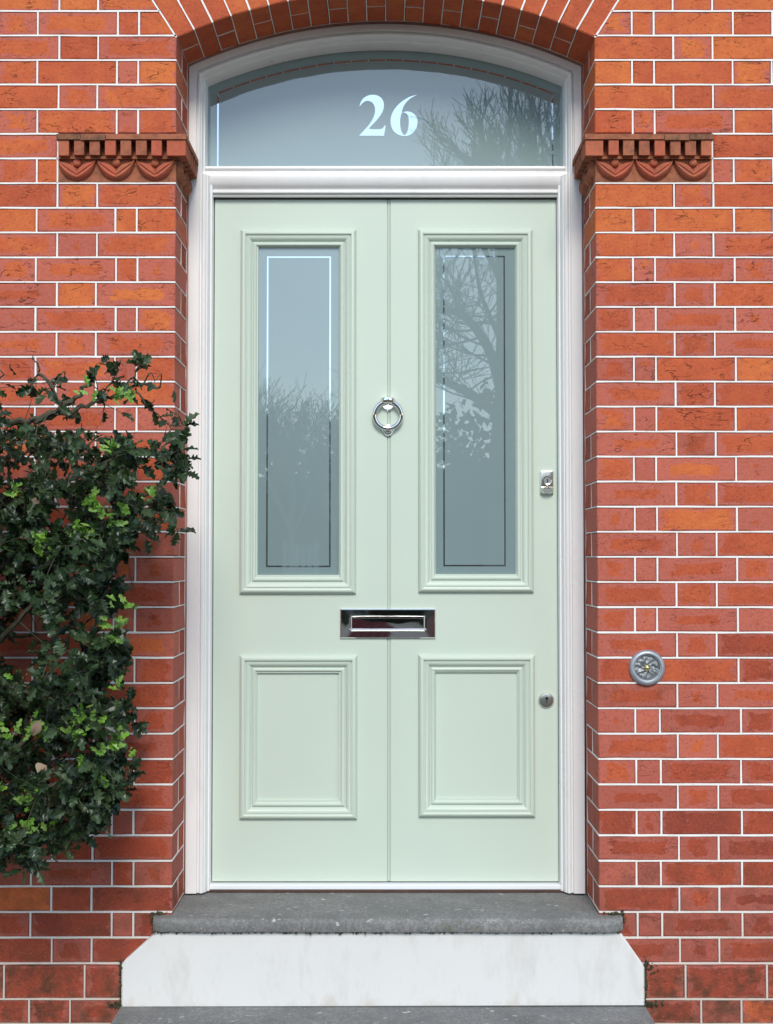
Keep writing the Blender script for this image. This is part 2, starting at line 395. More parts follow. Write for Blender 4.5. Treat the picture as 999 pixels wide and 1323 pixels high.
def dress(o, z, wd, ht=0.066, tone=None, stain=None):
    """the colour of each brick: orange and creased high up, duller red lower down, sooty in the plinth"""
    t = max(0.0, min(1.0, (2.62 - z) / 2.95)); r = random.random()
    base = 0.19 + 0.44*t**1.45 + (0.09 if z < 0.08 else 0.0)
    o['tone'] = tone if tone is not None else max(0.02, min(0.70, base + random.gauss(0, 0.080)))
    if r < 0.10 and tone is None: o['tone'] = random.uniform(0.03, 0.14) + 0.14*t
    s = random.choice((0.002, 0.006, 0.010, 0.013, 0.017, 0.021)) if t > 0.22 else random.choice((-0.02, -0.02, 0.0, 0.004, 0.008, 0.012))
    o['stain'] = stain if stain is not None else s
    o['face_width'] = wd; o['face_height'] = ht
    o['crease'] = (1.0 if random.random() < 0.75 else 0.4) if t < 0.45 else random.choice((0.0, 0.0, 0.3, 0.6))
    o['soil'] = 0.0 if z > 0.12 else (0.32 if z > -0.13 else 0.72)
    if random.random() < 0.07: o['soil'] = max(o['soil'], 0.28)
far_bricks = MB(); J = 0.0062
def lay(x0, x1, z0, z1, depth, y=0.0, skew=None, name='brick', tone=None, stain=None):
    x0 += J/2 if x0 != XR else 0; x1 -= J/2 if x1 != XL else 0; z0 += J/2; z1 -= J/2
    if x1 - x0 < 0.012: return
    poly = [(x0, z0), (x1, z0), (x1, z1), (x0, z1)]
    cx, cz = (x0+x1)/2, (z0+z1)/2
    if skew:
        poly2 = clip(poly, *skew)
        if len(poly2) < 3: return
        if poly2 != poly:
            ax = sum(p[0] for p in poly2)/len(poly2); az = sum(p[1] for p in poly2)/len(poly2)
            if max(p[0] for p in poly2) - min(p[0] for p in poly2) < 0.02: return
            mb = MB(); mb.add(*brick_geo([(p[0]-ax, p[1]-az) for p in poly2], depth, random.Random(int(ax*9999))))
            o = mb.build(name, 'brick', wall, None, (ax, y, az)); dress(o, az, x1-x0, tone=tone, stain=stain); return
    if abs(cx) > 1.30 or cz > 2.74 or cz < -0.36:
        vs, fs = brick_geo(poly, min(depth, 0.05), random.Random(int(cx*999+cz*77)), y); far_bricks.add(vs, fs); return
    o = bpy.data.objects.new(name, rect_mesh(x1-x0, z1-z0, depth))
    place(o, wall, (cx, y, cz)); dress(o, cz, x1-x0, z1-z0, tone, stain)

pt = MB()
def ribbon(p, q, nrm, width=0.0056, rise=0.0016, sink=0.004, jit=0.00045):
    p, q, nrm = Vector(p), Vector(q), Vector(nrm); d = q-p; L = d.length
    if L < 0.004: return
    d /= L; s = nrm.cross(d); k = max(1, int(L/0.055)); vs = []; fs = []
    for i in range(k+1):
        o = s*random.uniform(-jit, jit)*(0.3 if i in (0, k) else 1); c = p + d*(L*i/k) + o; ww = width*random.uniform(0.80, 1.16)/2
        vs += [c - s*ww - nrm*sink, c - s*ww*0.85 + nrm*rise, c + s*ww*0.85 + nrm*rise, c + s*ww - nrm*sink]
    for i in range(k):
        a, b = 4*i, 4*i+4
        fs += [(a, a+1, b+1, b), (a+1, a+2, b+2, b+1), (a+2, a+3, b+3, b+2)]
    fs += [(0, 1, 2, 3), (4*k+3, 4*k+2, 4*k+1, 4*k)]
    pt.add(vs, fs)

SK = rad(32.5)                          # skewback angle of the arch
skL = (math.cos(SK), math.sin(SK), math.cos(SK)*(XL-0.001) + math.sin(SK)*ZS)
skR = (-math.cos(SK), math.sin(SK), -math.cos(SK)*(XR+0.001) + math.sin(SK)*ZS)
def skew_x(side, z): return (XL - (z-ZS)*math.tan(SK)) if side < 0 else (XR + (z-ZS)*math.tan(SK))
IMP = {-1: -0.957, 1: 0.9485}           # outer ends of the imposts
def course_joints(i, side):
    """perpend positions measured outward from the opening corner"""
    if i >= 38:
        first = (0.065, 0.180) if i % 2 else (0.128, 0.242)
        out = [0.137 if side < 0 else 0.122] + ([0.242, 0.473, 0.588] if i % 2 == 0 else [0.285, 0.400, 0.630])
        b = out[-1]; step = [0.229, 0.1145]
    elif i % 2: out = [0, 0.2285, 0.3430]; b = 0.3430; step = [0.2290, 0.1145]
    else: out = [0, 0.1110, 0.1730]; b = 0.1730; step = [0.2310, 0.1150]
    if side > 0 and i % 2 == 0 and i < 38: out = [0, 0.108, 0.172 if i < 28 else 0.178]; b = out[-1]; step = [0.2310, 0.1150]
    k = 0
    while b < 1.55: b += step[k % 2]; out.append(b); k += 1
    return out
def xout(side, d, i):
    jit = mnoise.noise(Vector((i*1.7, d*3.1, side*5.0)))*0.0035 if d > 0.05 else 0
    return (XL - d + jit) if side < 0 else (XR + d + jit)
for i in range(-6, 43):
    zt, zb = bed(i), bed(i+1)
    py = -0.020 if i >= 38 else 0.0
    for side in (-1, 1):
        js = course_joints(i, side); skew = (skL if side < 0 else skR) if i < 1 else None
        for n in range(len(js)-1):
            a, b = xout(side, js[n], i), xout(side, js[n+1], i); x0, x1 = min(a, b), max(a, b)
            if i in (5, 6):                                    # the impost stone takes the place of these bricks
                e = IMP[side]
                if side < 0:
                    if x0 >= e - 0.03: continue
                    x1 = min(x1, e)
                else:
                    if x1 <= e + 0.03: continue
                    x0 = max(x0, e)
            if i >= 37 and abs(a) < 0.70 and abs(b) < 0.70: continue
            depth = 0.107 if (i % 2 or n > 0) else 0.30
            if n > 0: depth = 0.06
            lay(x0, x1, zb, zt, depth, py, skew)
            # white ribbon on the perpend at the outer end
            xe = x0 if side < 0 else x1
            top = zt
            if i < 1:
                if (side < 0 and xe > skew_x(-1, zb)) or (side > 0 and xe < skew_x(1, zb)): continue
                ts = ZS + (abs(xe - (XL if side < 0 else XR)))/math.tan(SK); top = min(zt, ts)
            if abs(xe) < 1.5 and zb > -0.45: ribbon((xe, py, zb), (xe, py, top), (0, -1, 0), rise=0.0013)
        if i in (5, 6): ribbon((IMP[side], 0, zb), (IMP[side], 0, zt), (0, -1, 0))
        # second brick of the reveal behind a stretcher corner
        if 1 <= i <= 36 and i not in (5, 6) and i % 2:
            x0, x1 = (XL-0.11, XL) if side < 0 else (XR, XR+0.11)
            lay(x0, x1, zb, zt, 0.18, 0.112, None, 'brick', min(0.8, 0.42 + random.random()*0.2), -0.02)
            xs = XL if side < 0 else XR
            ribbon((xs, 0.1095, zb), (xs, 0.1095, zt), (1 if side < 0 else -1, 0, 0), 0.0030, 0.0010)
        # bed joint under course i
        if zb > -0.47:
            x_in = (XL if side < 0 else XR)
            if i < 0: x_in = skew_x(side, zb)
            if i >= 36: x_in = side*0.64
            if i >= 37: x_in = side*0.70
            if i >= 38: x_in = side*0.735
            if i == 5: x_in = IMP[side]
            if i == 4: x_in = IMP[side]
            yb = -0.020 if i >= 38 else 0.0
            if i == 37: yb = -0.002
            ribbon((x_in, yb, zb), (side*1.55, yb, zb), (0, -1, 0))
            if 0 <= i < 36 and i not in (4, 5):
                ribbon((x_in, 0, zb), (x_in, REV, zb), (1 if side < 0 else -1, 0, 0), 0.0034, 0.0010)
# arch: voussoirs whose joints fan a little more than the radius; soffit bricks alternate whole and halved
NV = 22
angS = math.asin(0.6108/RC); XM = (XL+XR)/2
def vj(k):                              # joint k: foot on the intrados and direction
    a = -angS + 2*angS*k/NV; p = Vector((XM + RC*math.sin(a), ZC + RC*math.cos(a)))
    b = a/angS*SK; return p, Vector((math.sin(b), math.cos(b)))
TOPZ = 3.03
for k in range(NV):
    (p0, d0), (p1, d1) = vj(k), vj(k+1)
    g = 0.0028
    t0 = (TOPZ-p0.y)/d0.y; t1 = (TOPZ-p1.y)/d1.y
    u = (p1-p0).normalized()
    q = [p0+u*g, p1-u*g, p1+d1*t1-Vector((g*1.2, 0)), p0+d0*t0+Vector((g*1.2, 0))]
    c = sum(q, Vector((0, 0)))/4
    lower = p0.lerp(p1, 0.5)
    # a split in the face, out of sight above the frame
    for (y0, dep) in (((0, 0.24),) if k % 2 else ((0, 0.104), (0.110, 0.13))):
        o = MB().add(*brick_geo([(v.x-lower.x, v.y-lower.y) for v in q], dep, random.Random(k*7+int(y0*100)))).build('arch_brick', 'brick', wall, None, (lower.x, y0, lower.y))
        dress(o, 2.5, 0.057, 0.4, random.uniform(0.18, 0.34), -0.03); o['crease'] = 0.25; o['soil'] = 0.12
for k in range(NV+1):
    p, d = vj(k); q = p + d*0.40
    ribbon((p.x, 0, p.y), (q.x, 0, q.y), (0, -1, 0), 0.0056)
    nrm = Vector((p.x-XM, 0, p.y-ZC)).normalized()*-1
    if 0 < k < NV: ribbon((p.x, 0.0, p.y), (p.x, REV-0.004, p.y), nrm, 0.0030, 0.0008, 0.004)
    if k < NV and k % 2 == 0:
        p2, _ = vj(k+1); ribbon((p.x, 0.107, p.y), (p2.x, 0.107, p2.y), nrm, 0.0028, 0.0008, 0.006)
arc = [(XM + (RC)*math.sin(-angS+2*angS*i/48), ZC + RC*math.cos(-angS+2*angS*i/48)) for i in range(49)]
for a, b in zip(arc, arc[1:]):
    nrm = Vector((a[0]-XM, 0, a[1]-ZC)).normalized()*-1
    ribbon((a[0], REV-0.004, a[1]), (b[0], REV-0.004, b[1]), nrm, 0.0028, 0.0008, 0.004)
for xs, sg in ((XL, 1), (XR, -1)):
    ribbon((xs, REV-0.003, 0.02), (xs, REV-0.003, 2.10), (sg, 0, 0), 0.003, 0.0008)
    ribbon((xs, REV-0.003, 2.26), (xs, REV-0.003, ZS), (sg, 0, 0), 0.003, 0.0008)
pt.build('white_pointing', 'pointing', wall)
fb = far_bricks.build('brick_field', 'brick', wall); fb['kind'] = 'stuff'
fb['tone'] = 0.42; fb['stain'] = -0.02; fb['face_width'] = 0.2; fb['face_height'] = 0.06; fb['crease'] = 0.3; fb['soil'] = 0.2
core = MB()
core.box(-1.95, XL-0.0045, 0.0045, 0.40, -0.60, ZS); core.box(XR+0.0045, 1.95, 0.0045, 0.40, -0.60, ZS)
core.box(-1.95, XL-0.09, -0.0155, 0.0045, -0.60, bed(38)-0.004); core.box(XR+0.09, 1.95, -0.0155, 0.0045, -0.60, bed(38)-0.004)
hi = [(XM + (RC+0.005)*math.sin(-angS+2*angS*i/24), ZC + (RC+0.005)*math.cos(-angS+2*angS*i/24)) for i in range(25)]
for a, b in zip(hi, hi[1:]): core.prism([(a[0], a[1]), (b[0], b[1]), (b[0], 3.25), (a[0], 3.25)], 0.0045, 0.40)
core.box(-1.95, XL-0.0045, 0.0045, 0.40, ZS, 3.25); core.box(XR+0.0045, 1.95, 0.0045, 0.40, ZS, 3.25)
core.box(-0.70, 0.70, 0.42, 0.46, -0.60, 3.25)
core.build('mortar_bed', 'backing', wall)

# ------------------------------------------------------------------ carved imposts
def leaf_motif(cx, cz, out):
    """two carved leaves curling up from a base, as local (a, out, z) quads: a along the band"""
    res = []
    for sg in (-1, 1):
        N = 9; rows = []
        for i in range(N+1):
            t = i/N; th = rad(-90 + 92*t)
            ox, oz = 0.0545*math.cos(th), 0.029 + 0.0605*math.sin(th)          # outer edge on an ellipse
            bx, bz = 0.053*t**1.35, -0.002 + 0.031*(1-(1-t)**1.6)                  # inner edge
            tip = 1 - t**6
            bx = ox + (bx-ox)*tip; bz = oz + (bz-oz)*tip
            row = []
            for q, h in ((0, 0.0), (0.10, 0.012), (0.30, 0.0185), (0.46, 0.0172), (0.52, 0.0130), (0.58, 0.0168), (0.78, 0.0170), (0.94, 0.010), (1, 0.0)):
                row.append((cx + sg*(ox + (bx-ox)*q), h*(0.55+0.45*math.sin(math.pi*min(1, 0.12+0.8*t))), cz + oz + (bz-oz)*q))
            rows.append(row)
        vs = [v for r in rows for v in r]; m = 9
        fs = [(i*m+j, i*m+j+1, (i+1)*m+j+1, (i+1)*m+j) for i in range(N) for j in range(m-1)]
        res.append((vs, fs))
    return res
def impost(side):
    lab = 'carved terracotta impost with dentils and paired leaves, ' + ('left' if side < 0 else 'right') + ' of the fanlight'
    xc = XL if side < 0 else XR; xe = IMP[side]; s = -side        # s points into the opening
    z0, z1, z2, z3, z4 = bed(7)+0.003, 2.1765, 2.1800, 2.2255, 2.2410
    def bx(mb, a0, a1, y0, y1, za, zb): return mb.box(min(a0, a1), max(a0, a1), y0, y1, za, zb)
    body = MB()
    bx(body, xe-side*0.003, xc+s*0.001, -0.002, 0.235, z0, z2)                       # frieze
    bx(body, xe-side*0.003, xc-s*0.0032, 0.0032, 0.235, z2, bed(5)+0.001)            # dentil background
    bx(body, xe-side*0.006, xc+s*0.012, -0.013, 0.232, z2-0.0035, z2+0.004)          # fillet under the dentils
    root = body.build('impost', 'terra_old', wall); root['label'] = lab
    # cap: three tiles on the face and one along the reveal
    cuts = [xe-side*0.003, xe-side*0.074, xe-side*0.146, xc+s*0.036]
    for n in range(3):
        a0, a1 = cuts[n], cuts[n+1]; dz = (0.001, -0.0012, 0.0015)[n]
        bx(MB(), a0 - side*0.0008, a1 + side*0.0008, -0.037-0.0015*(n == 1), 0.01 if n < 2 else 0.236, z3+dz, z4+dz).build('cap_tile', 'terra_cap' if n < 2 else 'terra_old', root)
    # dentils on the face, then a broad one on the corner, then on the reveal
    x = xe - side*0.010
    for n in range(7):
        wd = 0.0300*random.uniform(0.94, 1.05); dz = random.uniform(-0.001, 0.001)
        bx(MB(), x, x - side*wd, -0.0325+random.uniform(-0.001, 0.001), 0.012, z2+0.002+dz, z3-0.001).build('dentil', 'terra_old' if n % 3 else 'terra', root)
        x -= side*0.0447
    bx(MB(), x, xc+s*0.033, -0.0325, 0.036, z2+0.001, z3-0.001).build('dentil', 'terra', root)
    y = 0.052
    while y < 0.215:
        bx(MB(), xc-s*0.01, xc+s*0.032, y, y+0.027, z2+0.002, z3-0.001).build('dentil', 'terra_old', root); y += 0.0447
    for n in range(3):
        cx = xe - side*(0.058 + n*0.1135); cz = z0 + 0.0345
        for vs, fs in leaf_motif(cx, cz, 1): MB().add([(a, -0.0015-o, z) for a, o, z in vs], fs).build('carved_leaf', 'terra', root, 40)
        MB().lathe((cx, -0.002, cz+0.020), [(0.0125, 0.0), (0.012, 0.006), (0.0095, 0.0105), (0.005, 0.013), (0.0, 0.0138)], 12).build('carved_berry', 'terra', root, 60)
    for n in range(2):
        cy = 0.060 + n*0.108; cz = z0 + 0.0345
        for vs, fs in leaf_motif(cy, cz, 1): MB().add([(xc + s*(0.001+o), a, z) for a, o, z in vs], fs).build('carved_leaf', 'terra_old', root, 40)
impost(-1); impost(1)

# ------------------------------------------------------------------ timber frame, transom, fanlight
frame = thing('door_frame', 'white painted arched timber door frame with moulded jambs, transom and numbered fanlight', 'door frame', (0, 0.25, 0))
angF = math.asin((FR-FL)/2/RC); XF = (FL+FR)/2; ZF = 2.5335 - RC*math.cos(angF)
def fpath(n=44):
    return [(FL, 0.006)] + [(XF + RC*math.sin(-angF+2*angF*i/n), ZF + RC*math.cos(-angF+2*angF*i/n)) for i in range(n+1)] + [(FR, 0.006)]
prof = [(0.0, 0.33), (0.0, 0.222), (0.002, 0.220), (0.0335, 0.220), (0.0350, 0.2225), (0.0365, 0.229), (0.0395, 0.2295), (0.0415, 0.225), (0.045, 0.2225),
        (0.0495, 0.2225), (0.0530, 0.2255), (0.0550, 0.2325), (0.0575, 0.2330), (0.0590, 0.236), (0.0625, 0.243), (0.0640, 0.2525), (0.0685, 0.2535), (0.0700, 0.256), (0.0705, 0.33)]
for pth in ([(FL, 0.006), (FL, 2.20)], [(FR, 2.20), (FR, 0.006)]): sweep(pth, prof).build('jamb', 'white', frame, 32)
prof_up = [(o*0.66, y) for o, y in prof]
sweep([(FL, 2.2005)] + fpath()[1:-1] + [(FR, 2.2005)], prof_up).build('arched_head', 'white', frame, 32)
sweep([(XL-0.004, 0.004)] + arc + [(XR+0.004, 0.004)], [(-0.004, 0.2235), (0.0062, 0.2215), (0.0062, 0.235), (-0.004, 0.235)]).build('sealant_bead', 'mastic', frame)
# transom: weathered ledge, torus, quirk, fillet
tp = [(2.2355, 0.33), (2.2355, 0.262), (2.2335, 0.2585), (2.2275, 0.2580), (2.2250, 0.2605), (2.2235, 0.2655), (2.2215, 0.2655), (2.2195, 0.258), (2.2150, 0.2505),
      (2.2085, 0.2462), (2.2010, 0.2450), (2.1930, 0.2455), (2.1850, 0.2475), (2.1770, 0.2510), (2.1700, 0.2560), (2.1660, 0.2620), (2.1640, 0.2660), (2.1615, 0.2655),
      (2.1605, 0.2590), (2.1590, 0.2575), (2.1520, 0.2575), (2.1505, 0.2590), (2.1500, 0.2660), (2.1420, 0.2675), (2.1415, 0.33)]
mb = MB(); n = len(tp); x0, x1 = FL+0.0405, FR-0.0405
mb.add([(x0, y, z) for z, y in tp] + [(x1, y, z) for z, y in tp], [(i, (i+1) % n, n+(i+1) % n, n+i) for i in range(n)] + [tuple(range(n)), tuple(range(2*n-1, n-1, -1))])
mb.build('transom', 'white', frame, 32)
MB().box(FL+0.068, FR-0.068, 0.285, 0.33, 2.1375, 2.1416).build('draught_gap', 'dark', frame)
# fanlight pane
o_in = 0.0471
def inner_arc(off, n=40):
    r = RC-off; xl, xr = FL+off, FR-off
    a0 = math.asin((xl-XF)/r); a1 = math.asin((xr-XF)/r)
    return [(XF + r*math.sin(a0+(a1-a0)*i/n), ZF + r*math.cos(a0+(a1-a0)*i/n)) for i in range(n+1)]
ia = inner_arc(o_in-0.004)
pane = MB().prism([(ia[0][0], 2.2300), (ia[-1][0], 2.2300)] + ia[::-1], 0.318, 0.324).build('fanlight_pane', 'glass', frame)
def stroke(path, width, y0, y1, closed=False): return sweep(path, [(0, y1), (0, y0), (width, y0), (width, y1), (0, y1)], closed)
ib = inner_arc(o_in+0.0285)
stroke([(ib[0][0], 2.2365)] + ib + [(ib[-1][0], 2.2365)], 0.0045, 0.3172, 0.3185).build('clear_border_line', 'clear', pane)
# numerals, drawn as outlines
def cat(pts, n=4):
    out = []; m = len(pts)
    for i in range(m):
        p0, p1, p2, p3 = (Vector(pts[(i+j-1) % m]) for j in range(4))
        corner1, corner2 = len(pts[i % m]) > 2, len(pts[(i+1) % m]) > 2
        p0, p1, p2, p3 = (Vector(q[:2]) for q in (p0, p1, p2, p3))
        if corner1: p0 = p1 - (p2-p1)*0.5
        if corner2: p3 = p2 + (p2-p1)*0.5
        for k in range(n):
            t = k/n; out.append(0.5*((2*p1) + (-p0+p2)*t + (2*p0-5*p1+4*p2-p3)*t*t + (-p0+3*p1-3*p2+p3)*t**3))
    return out
two = [(199,315,1),(218,262),(248,222),(290,197),(338,187),(392,193),(436,220),(461,260),(467,302),(460,348),(440,392),(408,438),(362,492),(303,552,1),(325,560),(380,562),(430,560),(458,547),(474,520,1),(486,524,1),(468,632,1),(197,632,1),(252,573),(302,517),(338,463),(362,410),(371,360),(366,315),(348,280),(320,259),(290,252),(260,260),(230,283)]
six = [(830,187,1),(760,204),(692,240),(632,286),(582,345),(551,405),(540,470),(548,530),(575,582),(622,619),(684,635),(742,626),(790,593),(821,545),(832,488),(825,440),(800,400),(762,376),(722,368),(690,373),(660,384,1),(668,345),(688,300),(720,258),(770,217)]
hole = [(656,392,1),(647,430),(643,475),(645,525),(655,577),(673,613),(691,625),(710,611),(728,570),(737,512),(737,452),(725,407),(703,386),(680,380)]
def glyph(polys):
    k = 1/8.325; sx, sz = 0.002413, 0.002440
    P = [[Vector((((440+v.x*k)-499.5)*sx, 0, 2.2368 + (221.5-(100+v.y*k))*sz)) for v in cat(q)] for q in polys]
    tris = tessellate_polygon(P); flat = [v for p in P for v in p]; mb = MB(); n = len(flat)
    mb.add([(v.x, 0.3170, v.z) for v in flat] + [(v.x, 0.3185, v.z) for v in flat], [tuple(t) for t in tris])
    base = 0
    for p in P:
        m = len(p); mb.f += [(base+i, base+(i+1) % m, n+base+(i+1) % m, n+base+i) for i in range(m)]; base += m
    return mb
glyph([two]).build('numeral_two', 'clear', pane); glyph([six, hole]).build('numeral_six', 'clear', pane)
# threshold bar and dark strip under the door
mb = MB(); q = [(0.3, 0.0065), (0.262, 0.0065), (0.2585, 0.010), (0.2585, 0.0205), (0.263, 0.0225), (0.31, 0.0225)]
xa, xb = FL+0.0660, FR-0.0660
mb.add([(xa, y, z) for y, z in q] + [(xb, y, z) for y, z in q], [(i, (i+1) % 6, 6+(i+1) % 6, 6+i) for i in range(6)] + [(0, 1, 2, 3, 4, 5), (11, 10, 9, 8, 7, 6)])
mb.build('threshold_bar', 'alu', frame)
MB().box(FL+0.064, FR-0.064, 0.2535, 0.30, 0.0006, 0.0066).build('hardwood_strip', 'sill', frame)

# ------------------------------------------------------------------ the door
door = thing('front_door', 'pale sage green panelled front door with two tall frosted panes', 'door', (0, 0.29, 0.02))
DL, DR, DB, DT = -0.5355, 0.5290, 0.0265, 2.1385
YF = 0.288
panes = [(-0.4000, -0.1470, 0.9665, 1.9910), (0.1500, 0.3965, 0.9690, 1.9935)]
lows = [(-0.398, -0.146, 0.2740, 0.6640), (0.152, 0.404, 0.2790, 0.6665)]
leaf = MB(); B0, B1 = 0.0020, 0.0125
def dbox(x0, x1, z0, z1, y0=YF): leaf.box(x0, x1, y0, 0.334, z0, z1)
for (gx0, gx1, gz0, gz1), (lx0, lx1, lz0, lz1), (a, b) in ((panes[0], lows[0], (DL, B0)), (panes[1], lows[1], (B1, DR))):
    m0, m1 = min(gx0, lx0), max(gx1, lx1)
    dbox(a, m0, DB, DT); dbox(m1, b, DB, DT)
    dbox(m0, m1, gz1, DT); dbox(m0, m1, lz1, gz0); dbox(m0, m1, DB, lz0)
leaf.box(B0, B1, YF+0.006, 0.334, DB, DT)
leaf.build('leaf', 'green', door)
bead = MB(); nb = 6
bead.tube([(0.00725, YF+0.0045, DB+0.001), (0.00725, YF+0.0045, DT-0.001)], [0.0036, 0.0036], 12); bead.build('centre_bead', 'green', door, 60)
mould = [(0.0, 0.0035), (0.0, -0.003), (0.0012, -0.0075), (0.0038, -0.0120), (0.0080, -0.0152), (0.0125, -0.0162), (0.0160, -0.0150), (0.0172, -0.0100), (0.0195, -0.0098),
         (0.0210, -0.0125), (0.0250, -0.0118), (0.0300, -0.0085), (0.0345, -0.0040), (0.0360, -0.0005), (0.0385, 0.0), (0.0398, -0.0040), (0.0435, -0.0062), (0.0475, -0.0055), (0.0510, -0.0015), (0.0530, 0.004), (0.0560, 0.0125)]
def moulding(x0, x1, z0, z1, name='panel_moulding'):
    # path runs clockwise seen from the street so that inward lies to the right
    return sweep([(x0, z0), (x0, z1), (x1, z1), (x1, z0)], [(o, YF+d) for o, d in mould], True).build(name, 'green', door, 24)
moulding(-0.4545, -0.0940, 0.9080, 2.0415); moulding(0.0985, 0.4550, 0.9120, 2.0420)
moulding(-0.4525, -0.0900, 0.2165, 0.7190); moulding(0.0985, 0.4575, 0.2230, 0.7205)
for x0, x1, z0, z1 in lows: MB().box(x0-0.002, x1+0.002, YF+0.0075, 0.330, z0-0.002, z1+0.002).build('lower_panel', 'green', door)
for n, (x0, x1, z0, z1) in enumerate(panes):
    g = MB().box(x0-0.003, x1+0.003, YF+0.0105, 0.325, z0-0.003, z1+0.003).build('glass_pane', 'glass', door)
    e = 0.0265
    stroke([(x0+e, z0+0.0245), (x0+e, z1-0.030), (x1-e, z1-0.030), (x1-e, z0+0.0245)], 0.0046, YF+0.0098, YF+0.0112, True).build('clear_border_line', 'clear', g)
# ring knocker
kx, kz = 0.0045, 1.4600
kn = MB().lathe((kx, YF, kz+0.0365), [(0.0225, 0.0), (0.0225, 0.003), (0.0205, 0.0055), (0.0185, 0.0060), (0.0175, 0.0035), (0.0, 0.0035)], 32).build('knocker', 'chrome', door, 40)
kn['label'] = 'polished chrome ring door knocker'
mb = MB(); N = 40; NS = 10; R0 = 0.0415; vs = []; fs = []
for i in range(N):
    a = 2*math.pi*i/N; rr = 0.0072
    for j in range(NS):
        b = 2*math.pi*j/NS; r = R0 + rr*math.cos(b)
        vs.append((kx + r*math.sin(a), YF-0.021 - rr*0.85*math.sin(b) + 0.006*(math.cos(a)-1)*-0.4, kz + 0.0015 + r*math.cos(a)))
for i in range(N):
    for j in range(NS): fs.append((i*NS+j, i*NS+(j+1) % NS, ((i+1) % N)*NS+(j+1) % NS, ((i+1) % N)*NS+j))
mb.add(vs, fs).build('ring', 'chrome', kn, 80)
hb = MB(); prof2 = [(-0.017, 0.0), (-0.0185, 0.010), (-0.015, 0.020), (-0.008, 0.0255), (0.0, 0.027), (0.008, 0.0255), (0.015, 0.020), (0.0185, 0.010), (0.017, 0.0)]
# the hinge lug: a rounded block the ring passes through
vs = []
for zz, sc in ((0.0375, 0.80), (0.0400, 1.0), (0.0475, 1.06), (0.0535, 0.95), (0.0575, 0.62)): vs += [(kx + a*sc*1.25, YF - 0.002 - o*1.25*min(1, sc+0.12), kz + zz) for a, o in prof2]
m = len(prof2); fs = [(i*m+j, i*m+j+1, (i+1)*m+j+1, (i+1)*m+j) for i in range(4) for j in range(m-1)] + [tuple(range(m)), tuple(4*m+j for j in range(m-1, -1, -1))]
hb.add(vs, fs).build('hinge_lug', 'chrome', kn, 50)
MB().lathe((kx, YF, kz-0.0455), [(0.0190, 0.0), (0.0190, 0.003), (0.0178, 0.006), (0.0165, 0.0065), (0.0155, 0.004), (0.012, 0.004), (0.0105, 0.009), (0.008, 0.0135), (0.004, 0.015), (0.0, 0.0152)], 28).build('striker', 'chrome', kn, 40)
# letter plate: bevelled frame and hinged flap
def framed(x0, x1, z0, z1, prof): return sweep([(x0, z0), (x0, z1), (x1, z1), (x1, z0)], prof, True)
lx0, lx1, lz0, lz1 = -0.1425, 0.1510, 0.7715, 0.8620
lp = framed(lx0, lx1, lz0, lz1, [(0, YF), (0, YF-0.0060), (0.0030, YF-0.0085), (0.0270, YF-0.0100), (0.0300, YF-0.0085), (0.0315, YF-0.002)]).build('letter_plate', 'chrome', door, 20)
lp['label'] = 'polished chrome letter plate'
mb = framed(lx0+0.0312, lx1-0.0312, lz0+0.0200, lz1-0.0195, [(0, YF-0.004), (0.0012, YF-0.0105), (0.0028, YF-0.0122), (0.0044, YF-0.0105), (0.0052, YF-0.0084)])
fx0, fx1, fz0, fz1 = lx0+0.0360, lx1-0.0360, lz0+0.0248, lz1-0.0243
gx = 22; vs = []; fs = []
for j in range(5):
    for i in range(gx+1):
        a, b = i/gx, j/4; vs.append((fx0+(fx1-fx0)*a, YF-0.0085-0.0007*math.sin(a*math.pi)*math.sin(b*math.pi)+0.00012*math.sin(a*17)*math.sin(b*5+1), fz0+(fz1-fz0)*b))
for j in range(4):
    for i in range(gx): fs.append((j*(gx+1)+i, j*(gx+1)+i+1, (j+1)*(gx+1)+i+1, (j+1)*(gx+1)+i))
mb.add(vs, fs).build('flap', 'chrome', lp, 20)
MB().box(lx0+0.029, lx1-0.029, YF-0.001, YF+0.001, lz0+0.018, lz1-0.018).build('backing_plate', 'nickel_dark', lp)
# night latch
nx, nz = 0.4965, 1.2525
def rr(x0, x1, z0, z1, r, n=5):
    out = []
    for cx, cz, a0 in ((x1-r, z0+r, -90), (x1-r, z1-r, 0), (x0+r, z1-r, 90), (x0+r, z0+r, 180)):
        for i in range(n+1): a = rad(a0+90*i/n); out.append((cx+r*math.cos(a), cz+r*math.sin(a)))
    return out
def plate(poly, y, h, bev):
    c = Vector((sum(p[0] for p in poly)/len(poly), sum(p[1] for p in poly)/len(poly))); n = len(poly); mb = MB(); vs = []
    hx = max(p[0] for p in poly)-c.x; hz = max(p[1] for p in poly)-c.y
    for o, k in ((0, 0), (h-bev, 0), (h-bev*0.3, 0.3), (h, 1)):
        vs += [(c.x+(p[0]-c.x)*(1-bev*k/hx), y-o, c.y+(p[1]-c.y)*(1-bev*k/hz)) for p in poly]
    fs = [(q*n+i, q*n+(i+1) % n, (q+1)*n+(i+1) % n, (q+1)*n+i) for q in range(3) for i in range(n)] + [tuple(3*n+i for i in range(n))]
    return mb.add(vs, fs)
nl = plate(rr(nx-0.0205, nx+0.0205, nz-0.0365, nz+0.0370, 0.005), YF, 0.010, 0.0022).build('night_latch', 'satin', door, 35); nl['label'] = 'satin nickel night latch'
MB().lathe((nx+0.001, YF-0.009, nz+0.0065), [(0.0150, 0.0), (0.0150, 0.0055), (0.0130, 0.0075), (0.0115, 0.0070), (0.0108, 0.0045), (0.0, 0.0045)], 24).build('cylinder', 'satin', nl, 40)
MB().box(nx-0.0008, nx+0.0028, YF-0.0145, YF-0.0133, nz+0.001, nz+0.0105).build('keyhole', 'nickel_dark', nl)
